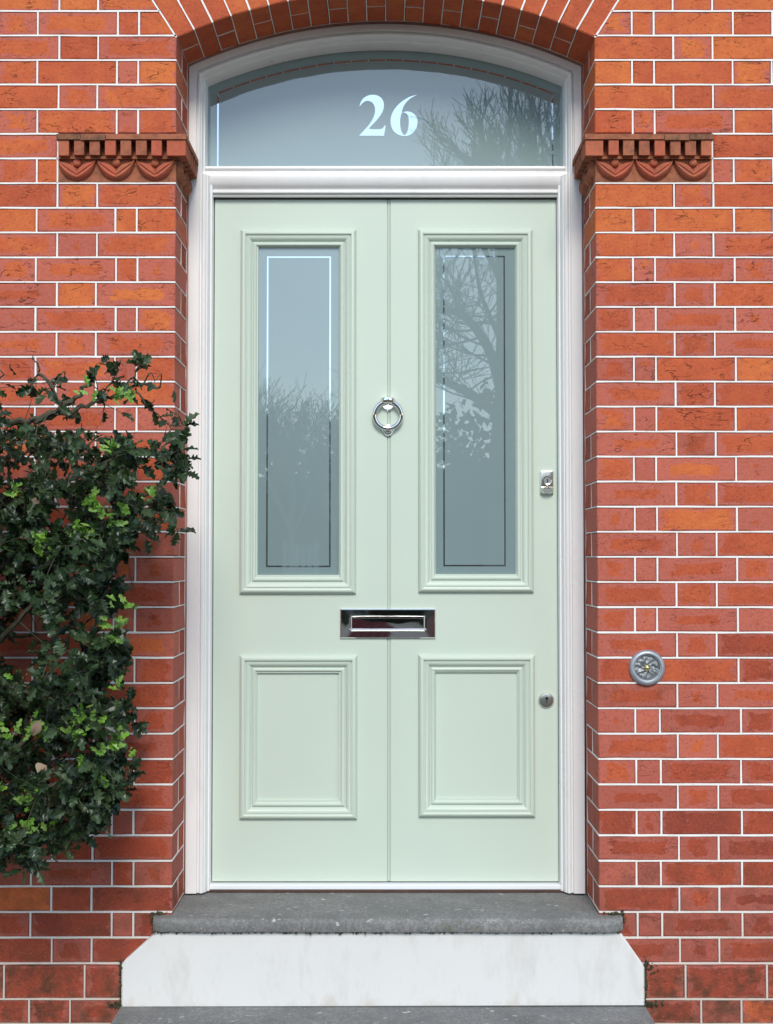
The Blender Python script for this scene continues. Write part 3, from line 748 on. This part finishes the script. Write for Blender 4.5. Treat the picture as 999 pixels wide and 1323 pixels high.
mb = MB(); vs = []
for o, zt, zb, hw in ((0.0095, -0.0130, -0.0360, 0.0185), (0.0160, -0.0150, -0.0340, 0.0175), (0.0225, -0.0205, -0.0315, 0.0150)):
    vs += [(nx-hw, YF-o, nz+zb+0.004), (nx-hw*0.6, YF-o, nz+zb), (nx+hw*0.6, YF-o, nz+zb), (nx+hw, YF-o, nz+zb+0.004), (nx+hw, YF-o, nz+zt), (nx-hw, YF-o, nz+zt)]
mb.add(vs, [(q*6+i, q*6+(i+1) % 6, (q+1)*6+(i+1) % 6, (q+1)*6+i) for q in range(2) for i in range(6)] + [tuple(12+i for i in range(6))]).build('finger_pull', 'satin', nl, 25)
# deadlock
dk = MB().lathe((0.4925, YF, 0.5810), [(0.0240, 0.0), (0.0240, 0.004), (0.0215, 0.0075), (0.0150, 0.0088), (0.0, 0.0090)], 32).build('deadlock', 'satin', door, 40); dk['label'] = 'round chrome deadlock escutcheon'
MB().lathe((0.4935, YF-0.0085, 0.5875), [(0.0045, 0.0), (0.0045, 0.0022), (0.0, 0.0022)], 16).build('keyhole', 'nickel_dark', dk)
MB().box(0.4922, 0.4948, YF-0.0108, YF-0.008, 0.5740, 0.5850).build('keyhole', 'nickel_dark', dk)

# ------------------------------------------------------------------ doorbell
bell = thing('doorbell', 'round grey metal bell push with brass button on the brick wall', 'doorbell', (0.7480, 0.0, 0.7040))
bc = (0.7480, 0.0, 0.7040)
MB().lathe(bc, [(0.0515, -0.002), (0.0520, 0.004), (0.0500, 0.009), (0.0470, 0.0125), (0.0430, 0.0140), (0.0400, 0.0135), (0.0385, 0.0105), (0.0365, 0.0100), (0.0360, 0.0030)], 48).build('rim', 'bell', bell, 40)
mb = MB(); n = 64; vs = []; fs = []; RR = [0.0364, 0.034, 0.030, 0.026, 0.022, 0.018, 0.014, 0.010, 0.0072]
for i, r in enumerate(RR):
    for k in range(n):
        a = 2*math.pi*k/n; pet = abs(math.sin(4*a + 0.6*math.sin(r*260)))**0.7
        o = 0.0030 + 0.0040*math.exp(-((r-0.024)/0.010)**2)*pet + 0.0035*math.exp(-((r-0.0115)/0.004)**2)*abs(math.cos(4*a))
        o += 0.0036*mnoise.noise(Vector((r*math.cos(a)*170, r*math.sin(a)*170, 3.3)))*(r > 0.009)
        vs.append((bc[0]+r*math.cos(a), bc[1]-o, bc[2]+r*math.sin(a)))
for i in range(len(RR)-1):
    for k in range(n): k2 = (k+1) % n; fs.append((i*n+k, i*n+k2, (i+1)*n+k2, (i+1)*n+k))
mb.add(vs, fs).build('rosette', 'bell_dark', bell, 50)
MB().lathe(bc, [(0.0090, 0.002), (0.0090, 0.0095), (0.0075, 0.0110), (0.0068, 0.0105), (0.0062, 0.0120), (0.0035, 0.0138), (0.0, 0.0142)], 24).build('button', 'brass', bell, 40)

# ------------------------------------------------------------------ steps
steps = thing('entrance_steps', 'two grey stone doorsteps with a white painted riser below the door', 'steps', (0, -0.2, GROUND))
def slab(x0, x1, y0, y1, zt, th, name, nose):
    """stone tread with a rounded, slightly worn front edge"""
    pr = [(y1, zt-th), (y1, zt)] + [(y0 + nose*(1-math.sin(rad(a))), zt - nose*(1-math.cos(rad(a)))) for a in (0, 15, 30, 50, 70, 90)] + [(y0 + 0.0, zt-th+0.010), (y0+0.003, zt-th+0.003), (y0+0.010, zt-th)]
    nx_ = 60; mb = MB(); vs = []; k = len(pr)
    for i in range(nx_+1):
        t = i/nx_; x = x0+(x1-x0)*t; e = min(t, 1-t)*(x1-x0)
        rd = 0.016; cut = rd-math.sqrt(max(0, rd*rd-(rd-min(e, rd))**2))
        for j, (y, z) in enumerate(pr):
            front = j >= 2
            q = mnoise.noise(Vector((x*9, y*9, z*9+4)))*0.0018 + mnoise.noise(Vector((x*34, y*34, z*34)))*0.0009
            vs.append((x, y + (cut + q if front else 0), z + (q*0.6 if front else 0)))
    fs = [(i*k+j, i*k+(j+1) % k, (i+1)*k+(j+1) % k, (i+1)*k+j) for i in range(nx_) for j in range(k)] + [tuple(range(k)), tuple(nx_*k+j for j in range(k-1, -1, -1))]
    return mb.add(vs, fs).build(name, 'stone', steps, 35)
slab(-0.6620, 0.6700, -0.047, 0.30, 0.0, 0.0400, 'stone_tread', 0.014)
YR = -0.030
rp_ = [(-0.7510, -0.2520), (0.7310, -0.2480), (0.7310, -0.1400), (0.7235, -0.1270), (0.6680, -0.0480), (0.6600, -0.0390), (-0.6500, -0.0390), (-0.6590, -0.0470), (-0.7430, -0.1220), (-0.7510, -0.1340)]
mb = MB(); nn = len(rp_); cx_ = 0.0; cz_ = -0.14
vs = [(x, 0.06, z) for x, z in rp_] + [(x, YR+0.004, z) for x, z in rp_] + [(x - math.copysign(0.004, x), YR, z + (0.003 if z < -0.2 else -0.003)) for x, z in rp_]
mb.add(vs, [(q*nn+i, q*nn+(i+1) % nn, (q+1)*nn+(i+1) % nn, (q+1)*nn+i) for q in range(2) for i in range(nn)] + [tuple(2*nn+i for i in range(nn))])
mb.build('painted_riser', 'masonry', steps)
slab(-0.7525, 0.7330, -0.44, 0.02, -0.2505, 0.045, 'stone_tread', 0.014)
MB().box(-0.735, 0.715, -0.415, 0.0, GROUND-0.01, -0.293).build('painted_riser', 'masonry', steps)

# moss and dirt lodged where the steps meet the brickwork
rm = random.Random(8); mo = MB()
def clump(x, y, z, sx, sz, n):
    for _ in range(n):
        p = Vector((x + rm.gauss(0, sx), y - abs(rm.gauss(0, 0.003)), z + rm.gauss(0, sz))); q = rm.uniform(0.0015, 0.0050)
        a = Vector((rm.gauss(0, 1), rm.gauss(0, 1), rm.gauss(0, 1))).normalized(); b = a.orthogonal().normalized(); c = a.cross(b)
        mo.add([p+a*q, p-a*q*0.5+b*q, p-a*q*0.5-b*q*0.6+c*q, p-a*q*0.5-b*q*0.6-c*q], [(0, 1, 2), (0, 2, 3), (0, 3, 1), (1, 3, 2)])
for z in [-0.125-0.012*i for i in range(11)]:
    clump(0.7345, -0.021, z, 0.0022, 0.006, 10); clump(-0.7545, -0.021, z, 0.0020, 0.006, 7)
clump(0.748, -0.022, -0.140, 0.008, 0.010, 28); clump(0.750, -0.024, -0.245, 0.012, 0.004, 50); clump(-0.765, -0.024, -0.246, 0.010, 0.005, 50)
clump(0.674, -0.001, -0.004, 0.002, 0.012, 26); clump(0.650, -0.001, 0.005, 0.012, 0.0015, 40); clump(-0.666, -0.001, -0.012, 0.002, 0.012, 30); clump(-0.650, -0.001, 0.005, 0.010, 0.0025, 40)
for i in range(60): clump(-0.655+1.31*i/59, -0.0325, -0.0405, 0.012, 0.0010, 5)
mo = mo.build('moss', 'moss', steps); mo['kind'] = 'stuff'

# ------------------------------------------------------------------ holly bush
HB = Vector((-1.42, -0.36, GROUND))
holly = thing('holly_bush', 'dark green spiny holly bush with light green young shoots beside the door', 'bush', HB)
def holly_leaf(L, wd, fold, curl, r, spines=4):
    """a spiny leaf along +x with its face along +z"""
    st = []; N = spines*2
    for i in range(N+1):
        t = i/N; half = wd*math.sin(math.pi*min(1, 0.06+t*0.94))**0.75*0.5
        spine = i % 2 == 1
        st.append((t, half*(1.30 if spine else 0.72) if 0 < i < N else 0.0, spine))
    vs = []; fs = []
    for t, h, spn in st:
        x = L*t; zc = -curl*L*(t-0.35)**2
        up = (0.30 if spn else -0.12)*h*r.uniform(0.4, 1.3)*r.choice((1, 1, -1))
        fx = L*0.045 if spn else 0
        vs += [(x+fx, h, zc + fold*h + up), (x, 0, zc), (x+fx, -h, zc + fold*h + up*r.choice((1, -1)))]
    vs.append((L*1.07, 0, vs[-2][2]-0.001)); 
    for i in range(N):
        a = 3*i; b = a+3; fs += [(a, a+1, b+1, b), (a+1, a+2, b+2, b+1)]
    return vs, fs
rl = random.Random(5)
LEAF = [holly_leaf(rl.uniform(0.034, 0.056), rl.uniform(0.019, 0.028), rl.uniform(0.05, 0.45), rl.uniform(-0.1, 0.55), rl, rl.choice((3, 4, 4))) for _ in range(12)]
YOUNG = [holly_leaf(rl.uniform(0.024, 0.034), rl.uniform(0.012, 0.016), rl.uniform(0.2, 0.5), rl.uniform(-0.4, 0.3), rl, 3) for _ in range(6)]
leaf_me = [MB().add(*l).mesh('leaf', 'holly') for l in LEAF]; young_me = [MB().add(*l).mesh('young_leaf', 'young') for l in YOUNG]
# outline of the bush on the plane y = -0.35, metres
OUT = [(-1.75,1.45),(-1.30,1.52),(-1.02,1.52),(-0.97,1.53),(-0.93,1.565),(-0.88,1.56),(-0.84,1.51),(-0.77,1.49),(-0.71,1.535),(-0.66,1.52),(-0.61,1.50),(-0.56,1.44),(-0.53,1.37),(-0.515,1.26),
       (-0.555,1.235),(-0.55,1.10),(-0.61,1.085),(-0.675,1.03),(-0.695,0.935),(-0.70,0.80),(-0.71,0.69),(-0.695,0.64),(-0.68,0.57),(-0.675,0.45),(-0.71,0.395),(-0.73,0.33),(-0.77,0.285),(-0.885,0.23),(-0.95,0.245),(-1.02,0.23),(-1.4,0.22),(-1.75,0.35)]
def inside(x, z):
    c = False; n = len(OUT)
    for i in range(n):
        (x1, z1), (x2, z2) = OUT[i], OUT[(i+1) % n]
        if (z1 > z) != (z2 > z) and x < (x2-x1)*(z-z1)/(z2-z1)+x1: c = not c
    return c
def dens(x, z):
    if not inside(x, z): return 0.0
    d = 1.0
    if z > 1.33: d = 0.40
    if z > 1.46: d = 0.28
    if x > -0.66: d *= 0.62
    for hx, hz, sx, sz, k in ((-0.94, 0.825, 0.11, 0.075, 0.88), (-0.80, 1.42, 0.09, 0.05, 0.6), (-0.86, 1.27, 0.16, 0.045, 0.5), (-0.84, 1.175, 0.12, 0.035, 0.45), (-0.97, 0.70, 0.07, 0.05, 0.8), (-0.70, 0.93, 0.05, 0.03, 0.5), (-0.86, 0.41, 0.12, 0.03, 0.75), (-0.90, 0.50, 0.10, 0.02, 0.6), (-0.67, 1.34, 0.04, 0.04, 0.5)):
        d *= 1 - k*math.exp(-((x-hx)/sx)**2 - ((z-hz)/sz)**2)
    return d
rb = random.Random(77)
wood = MB()
def curve(pts, n=6):
    P = [Vector(p) for p in pts]; out = []
    for i in range(len(P)-1):
        p0, p1, p2, p3 = P[max(i-1, 0)], P[i], P[i+1], P[min(i+2, len(P)-1)]
        for k in range(n):
            t = k/n; out.append(0.5*((2*p1)+(-p0+p2)*t+(2*p0-5*p1+4*p2-p3)*t*t+(-p0+3*p1-3*p2+p3)*t**3))
    return out+[P[-1]]
nodes = []
def limb(pts, r0, r1, sides=6, wob=0.006):
    c = curve(pts); c = [p + Vector((rb.uniform(-wob, wob), rb.uniform(-wob, wob), rb.uniform(-wob, wob))) for p in c]
    n = len(c); rs = [r0+(r1-r0)*i/(n-1) for i in range(n)]
    wood.tube(c, rs, sides); nodes.extend(zip(c, rs)); return c
trunk = MB()
tc_ = curve([(-1.42,-0.36,GROUND-0.03), (-1.44,-0.37,-0.1), (-1.40,-0.34,0.35), (-1.43,-0.36,0.8), (-1.38,-0.35,1.25)])
trunk.tube(tc_, [0.030-0.018*i/(len(tc_)-1) for i in range(len(tc_))], 8); trunk.build('trunk', 'twig', holly, 60)
nodes.extend((p, 0.02) for p in tc_)
sprigs = []                                                # (points, leaf count) twigs that show against the wall
limb([(-1.42,-0.36,0.95), (-1.2,-0.36,1.22), (-1.04,-0.36,1.368), (-0.93,-0.37,1.378), (-0.84,-0.37,1.42), (-0.775,-0.38,1.475)], 0.013, 0.005)
limb([(-0.90,-0.37,1.385), (-0.85,-0.38,1.425), (-0.905,-0.39,1.50)], 0.0065, 0.0045)
limb([(-0.905,-0.39,1.50), (-0.925,-0.39,1.545)], 0.003, 0.0015)
limb([(-0.93,-0.37,1.378), (-0.82,-0.36,1.41), (-0.72,-0.35,1.445), (-0.66,-0.34,1.475), (-0.60,-0.34,1.47)], 0.007, 0.003)
c1 = limb([(-0.66,-0.34,1.465), (-0.62,-0.35,1.41), (-0.575,-0.36,1.37), (-0.535,-0.36,1.345)], 0.003, 0.0012); sprigs.append(c1)
c1 = limb([(-0.70,-0.35,1.455), (-0.655,-0.36,1.51), (-0.645,-0.36,1.535)], 0.003, 0.0012); sprigs.append(c1)
c1 = limb([(-0.76,-0.35,1.435), (-0.715,-0.37,1.49), (-0.70,-0.37,1.535)], 0.0025, 0.0012); sprigs.append(c1)
c1 = limb([(-0.62,-0.34,1.295), (-0.575,-0.35,1.27), (-0.52,-0.35,1.245)], 0.0025, 0.0012); sprigs.append(c1)
c1 = limb([(-0.66,-0.34,1.17), (-0.60,-0.35,1.155), (-0.555,-0.35,1.10), (-0.548,-0.35,1.085)], 0.0025, 0.0012); sprigs.append(c1)
limb([(-1.41,-0.36,0.75), (-1.2,-0.36,0.98), (-1.02,-0.35,1.17), (-0.85,-0.34,1.215), (-0.70,-0.32,1.30)], 0.010, 0.003)
limb([(-1.43,-0.36,0.55), (-1.15,-0.34,0.86), (-0.95,-0.33,1.04), (-0.78,-0.32,1.10), (-0.62,-0.33,1.20)], 0.010, 0.003)
limb([(-1.41,-0.36,0.35), (-1.1,-0.34,0.70), (-0.92,-0.34,0.90), (-0.76,-0.36,0.905), (-0.66,-0.40,0.945)], 0.010, 0.002)
limb([(-1.40,-0.36,0.2), (-1.1,-0.36,0.42), (-0.92,-0.37,0.56), (-0.80,-0.38,0.70), (-0.72,-0.38,0.82)], 0.010, 0.003)
limb([(-1.42,-0.36,0.05), (-1.1,-0.38,0.28), (-0.90,-0.37,0.42), (-0.75,-0.36,0.47), (-0.68,-0.36,0.48)], 0.009, 0.002)
limb([(-1.2,-0.36,0.34), (-1.0,-0.30,0.33), (-0.85,-0.28,0.33), (-0.78,-0.28,0.33)], 0.006, 0.002)
limb([(-1.1,-0.36,0.70), (-0.95,-0.28,0.66), (-0.80,-0.26,0.60), (-0.70,-0.26,0.58)], 0.006, 0.002)
limb([(-1.02,-0.36,1.365), (-1.05,-0.36,1.45), (-1.0,-0.38,1.50)], 0.006, 0.002)
limb([(-1.38,-0.35,1.2), (-1.45,-0.40,1.45), (-1.3,-0.40,1.5)], 0.009, 0.003)
leaves = []                                               # (matrix, mesh index, young?)
def put_leaf(pos, axis, nrm, idx, young=False, sc=1.0):
    ax = axis.normalized(); nr = nrm - ax*nrm.dot(ax); nr = nr.normalized() if nr.length > 1e-3 else ax.orthogonal().normalized()
    m = Matrix((ax, nr.cross(ax), nr)).transposed().to_4x4(); leaves.append((Matrix.Translation(pos) @ m @ Matrix.Scale(sc, 4), idx, young))
def rv(): return Vector((rb.gauss(0, 1), rb.gauss(0, 1), rb.gauss(0, 1)))
def dress_twig(c, n, spread=1.0, check=True):
    L = len(c)
    for i in range(n):
        t = (i+0.4)/n; f = t*(L-1); k = min(int(f), L-2); p = c[k].lerp(c[k+1], f-k); d = (c[k+1]-c[k]).normalized()
        side = d.cross(rv()).normalized()
        if check and rb.random() > dens(p.x, p.z)*1.25: continue
        put_leaf(p, d*0.55 + side*spread + Vector((0, 0, -0.1)), rv()*0.55 + Vector((0.1, -0.55, 0.55)), rb.randrange(12), False, rb.uniform(0.72, 1.12))
    if rb.random() < 0.6 and (not check or inside(c[-1].x, c[-1].z)): put_leaf(c[-1], c[-1]-c[-2] + rv()*0.002, rv()*0.5 + Vector((0, -0.6, 0.5)), rb.randrange(12), False, rb.uniform(0.8, 1.0))
for c in sprigs: dress_twig(c, 9, 1.0, False)
tips = 0; tries = 0
while tips < 1080 and tries < 20000:
    tries += 1
    x = rb.uniform(-1.62, -0.52); z = rb.uniform(0.22, 1.57); 
    if x < -1.10 and rb.random() < 0.55: continue
    if rb.random() > dens(x, z): continue
    y = rb.choice((rb.uniform(-0.56, -0.40), rb.uniform(-0.46, -0.16), rb.uniform(-0.34, -0.08)))
    tip = Vector((x, y, z)); best = None
    for p, r in nodes:
        d = (p-tip).length + (0.10 if p.x > x+0.03 else 0)
        if best is None or d < best[0]: best = (d, p, r)
    if best[0] > 0.42: continue
    p = best[1]; mid = p.lerp(tip, 0.55) + Vector((rb.gauss(0, 0.015), rb.gauss(0, 0.015), rb.gauss(0.012, 0.015)))
    c = curve([p, mid, tip], 4)
    if (tip-p).length > 0.02: wood.tube(c, [min(best[2]*0.7, 0.0028)*(1-0.6*i/(len(c)-1)) for i in range(len(c))], 4)
    if rb.random() < 0.4: nodes.extend((q, 0.0018) for q in c[4:])
    m = len(c)//2 if (tip-p).length > 0.12 else 0
    dress_twig(c[m:], rb.choice((5, 6, 7)), 1.0); tips += 1
def young_tuft(x, y, z, n=9, s=1.0):
    for i in range(n):
        a = rv(); a.y = -abs(a.y)*0.7; a.z = abs(a.z)*0.6+0.1
        put_leaf(Vector((x, y, z)) + rv()*0.011*s, a, Vector((0, -0.7, 0.5)) + rv()*0.4, rb.randrange(6), True, rb.uniform(0.8, 1.15)*s)
for x, z, n in ((-0.68,1.43,8),(-0.655,1.415,6),(-0.745,1.435,4),(-0.695,1.295,9),(-0.74,1.165,6),(-0.71,1.135,12),(-0.70,1.11,8),(-0.78,1.085,12),(-0.76,1.075,7),(-0.865,1.055,12),(-0.87,1.03,8),(-0.945,1.19,7),(-0.61,1.165,5),(-0.66,1.135,6),
                (-0.665,0.90,6),(-0.668,0.86,6),(-0.70,0.85,6),(-0.675,0.80,5),(-0.77,0.60,12),(-0.79,0.575,14),(-0.755,0.61,8),(-0.87,0.60,9),(-0.90,0.575,9),(-0.85,0.575,9),(-0.945,0.58,7),(-0.69,0.57,9),(-0.70,0.545,9),(-0.67,0.535,6),(-0.77,0.50,7),
                (-0.90,0.435,9),(-0.87,0.45,7),(-0.92,0.405,8),(-0.90,0.345,9),(-0.93,0.33,6),(-0.985,0.44,7),(-0.85,0.335,5),(-0.72,0.45,5),(-1.0,0.50,6),(-0.68,0.70,4),(-0.93,0.72,3)):
    young_tuft(x+rb.uniform(-.006, .006), -0.47+rb.uniform(-0.05, 0.03), z+rb.uniform(-.006, .006), n)
wood.build('branches', 'twig', holly, 60)
def in_view(m):
    p = m.translation; u = p.x/(3.9+p.y)*1747
    return u > -505 and p.z > 0.2
def size(it):
    m, i, yg = it; n = m.to_3x3() @ Vector((0, 0, 1)); return (abs(n.y)+0.25)*(0.55 if yg else 1.0)*(1.0 - 1.3*(m.translation.y+0.56)) if in_view(m) else -9
order = sorted(range(len(leaves)), key=lambda i: -size(leaves[i]))
olds = [i for i in order if not leaves[i][2]]; yngs = [i for i in order if leaves[i][2]]
single = set(olds[:290]) | set(yngs[:290]); restO = MB(); restY = MB()
for i, (m, k, yg) in enumerate(leaves):
    if i in single:
        o = bpy.data.objects.new('young_leaf' if yg else 'leaf', (young_me if yg else leaf_me)[k])
        place(o, holly, m.translation); o.rotation_euler = m.to_euler(); o.scale = m.to_scale()
    else:
        vs, fs = (YOUNG if yg else LEAF)[k]; (restY if yg else restO).add([m @ Vector(v) for v in vs], fs)
o = restO.build('foliage', 'holly', holly); o['kind'] = 'stuff'
if restY.v: o = restY.build('young_foliage', 'young', holly); o['kind'] = 'stuff'
rd_ = random.Random(3)
for x, z, L, a in ((-0.868, 0.615, 0.040, 1.9), (-0.872, 0.508, 0.040, 0.9), (-0.89, 1.165, 0.024, 0.3)):
    vs = []; fs = []; N = 7
    for i in range(N):
        t = i/(N-1); h = L*0.33*math.sin(math.pi*min(0.98, 0.05+t*0.95))**0.7*rd_.uniform(0.85, 1.1)
        vs += [(L*t, h, 0.3*h+0.1*L*math.sin(4*t)), (L*t, 0, 0.12*L*math.sin(4*t)), (L*t, -h, 0.35*h)]
    for i in range(N-1): q = 3*i; fs += [(q, q+1, q+4, q+3), (q+1, q+2, q+5, q+4)]
    o = MB().add(vs, fs).build('dead_leaf', 'dead', holly, None, (x, -0.515, z)); o.rotation_euler = (rad(72), a, 0.3); o['label'] = 'pale brown dead leaf caught in the holly'

# ------------------------------------------------------------------ across the street: what the glass mirrors
def bare_tree(name, label, loc, h, r0, seed, mat='bark', spread=0.55, levels=5, fork=0.42, limbs=None, upright=0.25, group=None, lean=(0, 0)):
    r = random.Random(seed); root = thing(name, label, 'tree', loc, group); B = Vector(loc)
    tr = MB(); br = MB()
    def grow(p, d, L, rad0, lev):
        n = 4 if lev < 2 else 3; pts = [p]; q = p.copy(); dd = d.copy()
        for i in range(n):
            dd = (dd + Vector((r.gauss(0, 0.16), r.gauss(0, 0.16), r.gauss(0, 0.10)+upright*0.22))).normalized(); q = q + dd*(L/n); pts.append(q.copy())
        (br).tube(pts, [max(0.008, rad0*(1-0.55*i/n)) for i in range(n+1)], 5 if lev < 2 else 3, False)
        if lev >= levels: return
        for k in range(r.choice((3, 3, 4)) if lev < levels-1 else 4):
            t = r.uniform(0.35, 1.0); i = min(int(t*n), n-1); bp = pts[i].lerp(pts[i+1], t*n-i)
            nd = (dd + Vector((r.gauss(0, 1), r.gauss(0, 1), r.gauss(0, 0.7)+upright))*spread).normalized()
            grow(bp, nd, L*r.uniform(0.55, 0.8), max(0.008, rad0*r.uniform(0.38, 0.55)), lev+1)
    fz = h*fork; ts_ = [i/12 for i in range(13)]; tp_ = [B + Vector((lean[0]*t*t + r.gauss(0, 0.09*r0)+0.35*r0*math.sin(5*t+seed), lean[1]*t*t + r.gauss(0, 0.1*r0), fz*t)) for t in ts_]
    tr.tube(tp_, [r0*(1.25-0.25*min(1, t*6)-0.42*t)*r.uniform(0.94, 1.07) for t in ts_], 9); tr.build('trunk', mat, root, 60)
    top = tp_[-1]
    for k in range(5):
        a = 2*math.pi*k/5 + r.uniform(-0.4, 0.4); d = Vector((math.cos(a)*spread, math.sin(a)*spread, 0.75+upright)).normalized()
        grow(top - Vector((0, 0, r.uniform(0, fz*0.15))), d, (h-fz)*r.uniform(0.38, 0.5), r0*r.uniform(0.42, 0.55), 0)
    for pts, ra in (limbs or []):
        c = curve([B + Vector(p) for p in pts], 5); n = len(c); br.tube(c, [ra*(1-0.6*i/(n-1)) for i in range(n)], 6, False)
        for i in range(2, n):
            for _ in range(2): grow(c[i], Vector((r.gauss(0, 1), r.gauss(0, 1), r.gauss(0.3, 0.8))).normalized(), r.uniform(0.7, 1.5), ra*0.22, levels-2)
    br.build('branches', mat, root); return root
G = GROUND-0.03
bare_tree('bare_tree', 'tall bare tree with arching limbs, mirrored in the right-hand door pane', (2.62, -26.0, G), 12.6, 0.33, 4, spread=0.42, levels=4, fork=0.74,
          limbs=[([(0, 0, 5.2), (-0.35, 0.1, 6.3), (-1.0, 0.2, 7.0), (-2.0, 0.3, 7.0)], 0.16), ([(0, 0, 4.6), (-0.8, 0.1, 5.2), (-1.7, 0.2, 5.6), (-2.6, 0.2, 5.8)], 0.14), ([(0, 0, 6.4), (-0.5, 0, 7.6), (-0.7, 0.2, 8.8)], 0.07)])
bare_tree('bare_tree', 'bare upright tree with dense thin shoots, mirrored at the right end of the fanlight', (3.75, -27.0, G), 14.5, 0.30, 11, spread=0.42, levels=4, fork=0.60, upright=0.55)
bare_tree('bare_tree', 'slender bare tree with fine twigs, mirrored right of the fanlight number', (3.45, -36.0, G), 16.6, 0.20, 21, spread=0.37, levels=4, fork=0.66, upright=0.35)
for n, (x, y, h, sd) in enumerate(((-2.6, -33, 6.6, 31), (-3.6, -34, 7.2, 32), (-1.5, -35, 6.9, 33), (-4.8, -33, 7.0, 34), (-0.4, -36, 6.4, 35))):
    bare_tree('scrub_tree', ('slim bare tree in the scrub mirrored in the left door pane, %s' % ('nearest of the row', 'tallest of the row', 'with a pale trunk', 'leftmost of the row', 'rightmost of the row')[n]), (x, y, G), h, 0.10, sd, 'birch' if n in (0, 2) else 'bark', 0.55, 4, 0.35, upright=0.4, group='bare trees across the street')
def leafmass(name, label, cx, cy, rx, ry, h, n, mat, seed, top, sz=(0.05, 0.15)):
    r = random.Random(seed); mb = MB()
    for _ in range(n):
        x = r.uniform(-rx, rx); y = r.uniform(-ry, ry); zt = h*(0.72 + 0.30*mnoise.noise(Vector((x*0.55+seed, y*0.3, 0))) + 0.14*mnoise.noise(Vector((x*2.1, seed, 1))) )*top(x/rx)
        z = zt*(1-r.random()**1.25); s = r.uniform(*sz)
        a = Vector((r.gauss(0, 1), r.gauss(0, 1), r.gauss(0, 1))).normalized(); b = a.orthogonal().normalized(); b = (b + a.cross(b)*r.uniform(-2, 2)).normalized()
        p = Vector((cx+x, cy+y, G+z)); mb.add([p-a*s, p+b*s*0.5, p+a*s, p-b*s*0.5], [(0, 1, 2, 3)])
    nn = 60; top_ = [h*(0.60 + 0.26*mnoise.noise(Vector((x*0.55+seed, 0, 0))))*top(x/rx) for x in (-rx+2*rx*i/nn for i in range(nn+1))]
    for i in range(nn):                                # the thick of the growth
        xa, xb = cx-rx+2*rx*i/nn, cx-rx+2*rx*(i+1)/nn
        mb.add([(xa, cy-ry*0.6, G), (xb, cy-ry*0.6, G), (xb, cy-ry*0.6, G+top_[i+1]), (xa, cy-ry*0.6, G+top_[i])], [(0, 1, 2, 3)])
    o = mb.build(name, mat); o['kind'] = 'stuff'; o['label'] = label; o['category'] = 'hedge'; return o
leafmass('scrub_belt', 'belt of grey winter scrub across the street, mirrored in the door glass', -2.0, -38, 17, 2.5, 7.0, 34000, 'scrub', 3, lambda t: 1.0, (0.08, 0.24))
leafmass('evergreen_screen', 'dark evergreen growth around the big tree, mirrored in the right-hand door pane', 3.9, -29.5, 3.0, 1.4, 7.8, 30000, 'evergreen', 9, lambda t: 0.80+0.25*t, (0.03, 0.10))
def stand_in_gate(label, x0, x1, y, ang):  # made-up boarded panels, added to put a maroon patch in the letter plate
    g = thing('maroon_stand_in', label, 'stand_in_gate', (x0, y, GROUND), 'made-up maroon panels'); n = 5; wd = (x1-x0)/n
    for i in range(n): MB().box(x0+i*wd+0.003, x0+(i+1)*wd-0.003, y-0.012, y+0.012, GROUND+0.05, GROUND+1.12+0.06*math.sin(math.pi*(i+0.5)/n)).build('board', 'maroon', g)
    for z in (0.22, 0.95): MB().box(x0, x1, y+0.0125, y+0.04, GROUND+z, GROUND+z+0.09).build('ledge', 'maroon', g)
    g.rotation_euler.z = ang
stand_in_gate('made-up maroon boarded panel, added for the dark red mirrored in the letter plate', -0.58, 0.03, -5.25, 0)
stand_in_gate('made-up maroon boarded panel, standing open towards the house beside the first', 0.62, 1.23, -5.25, rad(82))
wf = thing('white_fence', 'small white picket fence across the street, mirrored low in the left-hand pane', 'fence', (-2.0, -24, GROUND))
for i in range(6): MB().box(-2.19+i*0.13, -2.10+i*0.13, -24.02, -24.0, GROUND+1.0, GROUND+1.72).build('picket', 'greywood', wf)
for z in (1.10, 1.55): MB().box(-2.22, -1.42, -24.06, -24.0205, GROUND+z, GROUND+z+0.08).build('rail', 'greywood', wf)
for x in (-2.2, -1.52): MB().box(x, x+0.09, -24.15, -24.0605, GROUND-0.05, GROUND+1.8).build('post', 'greywood', wf)
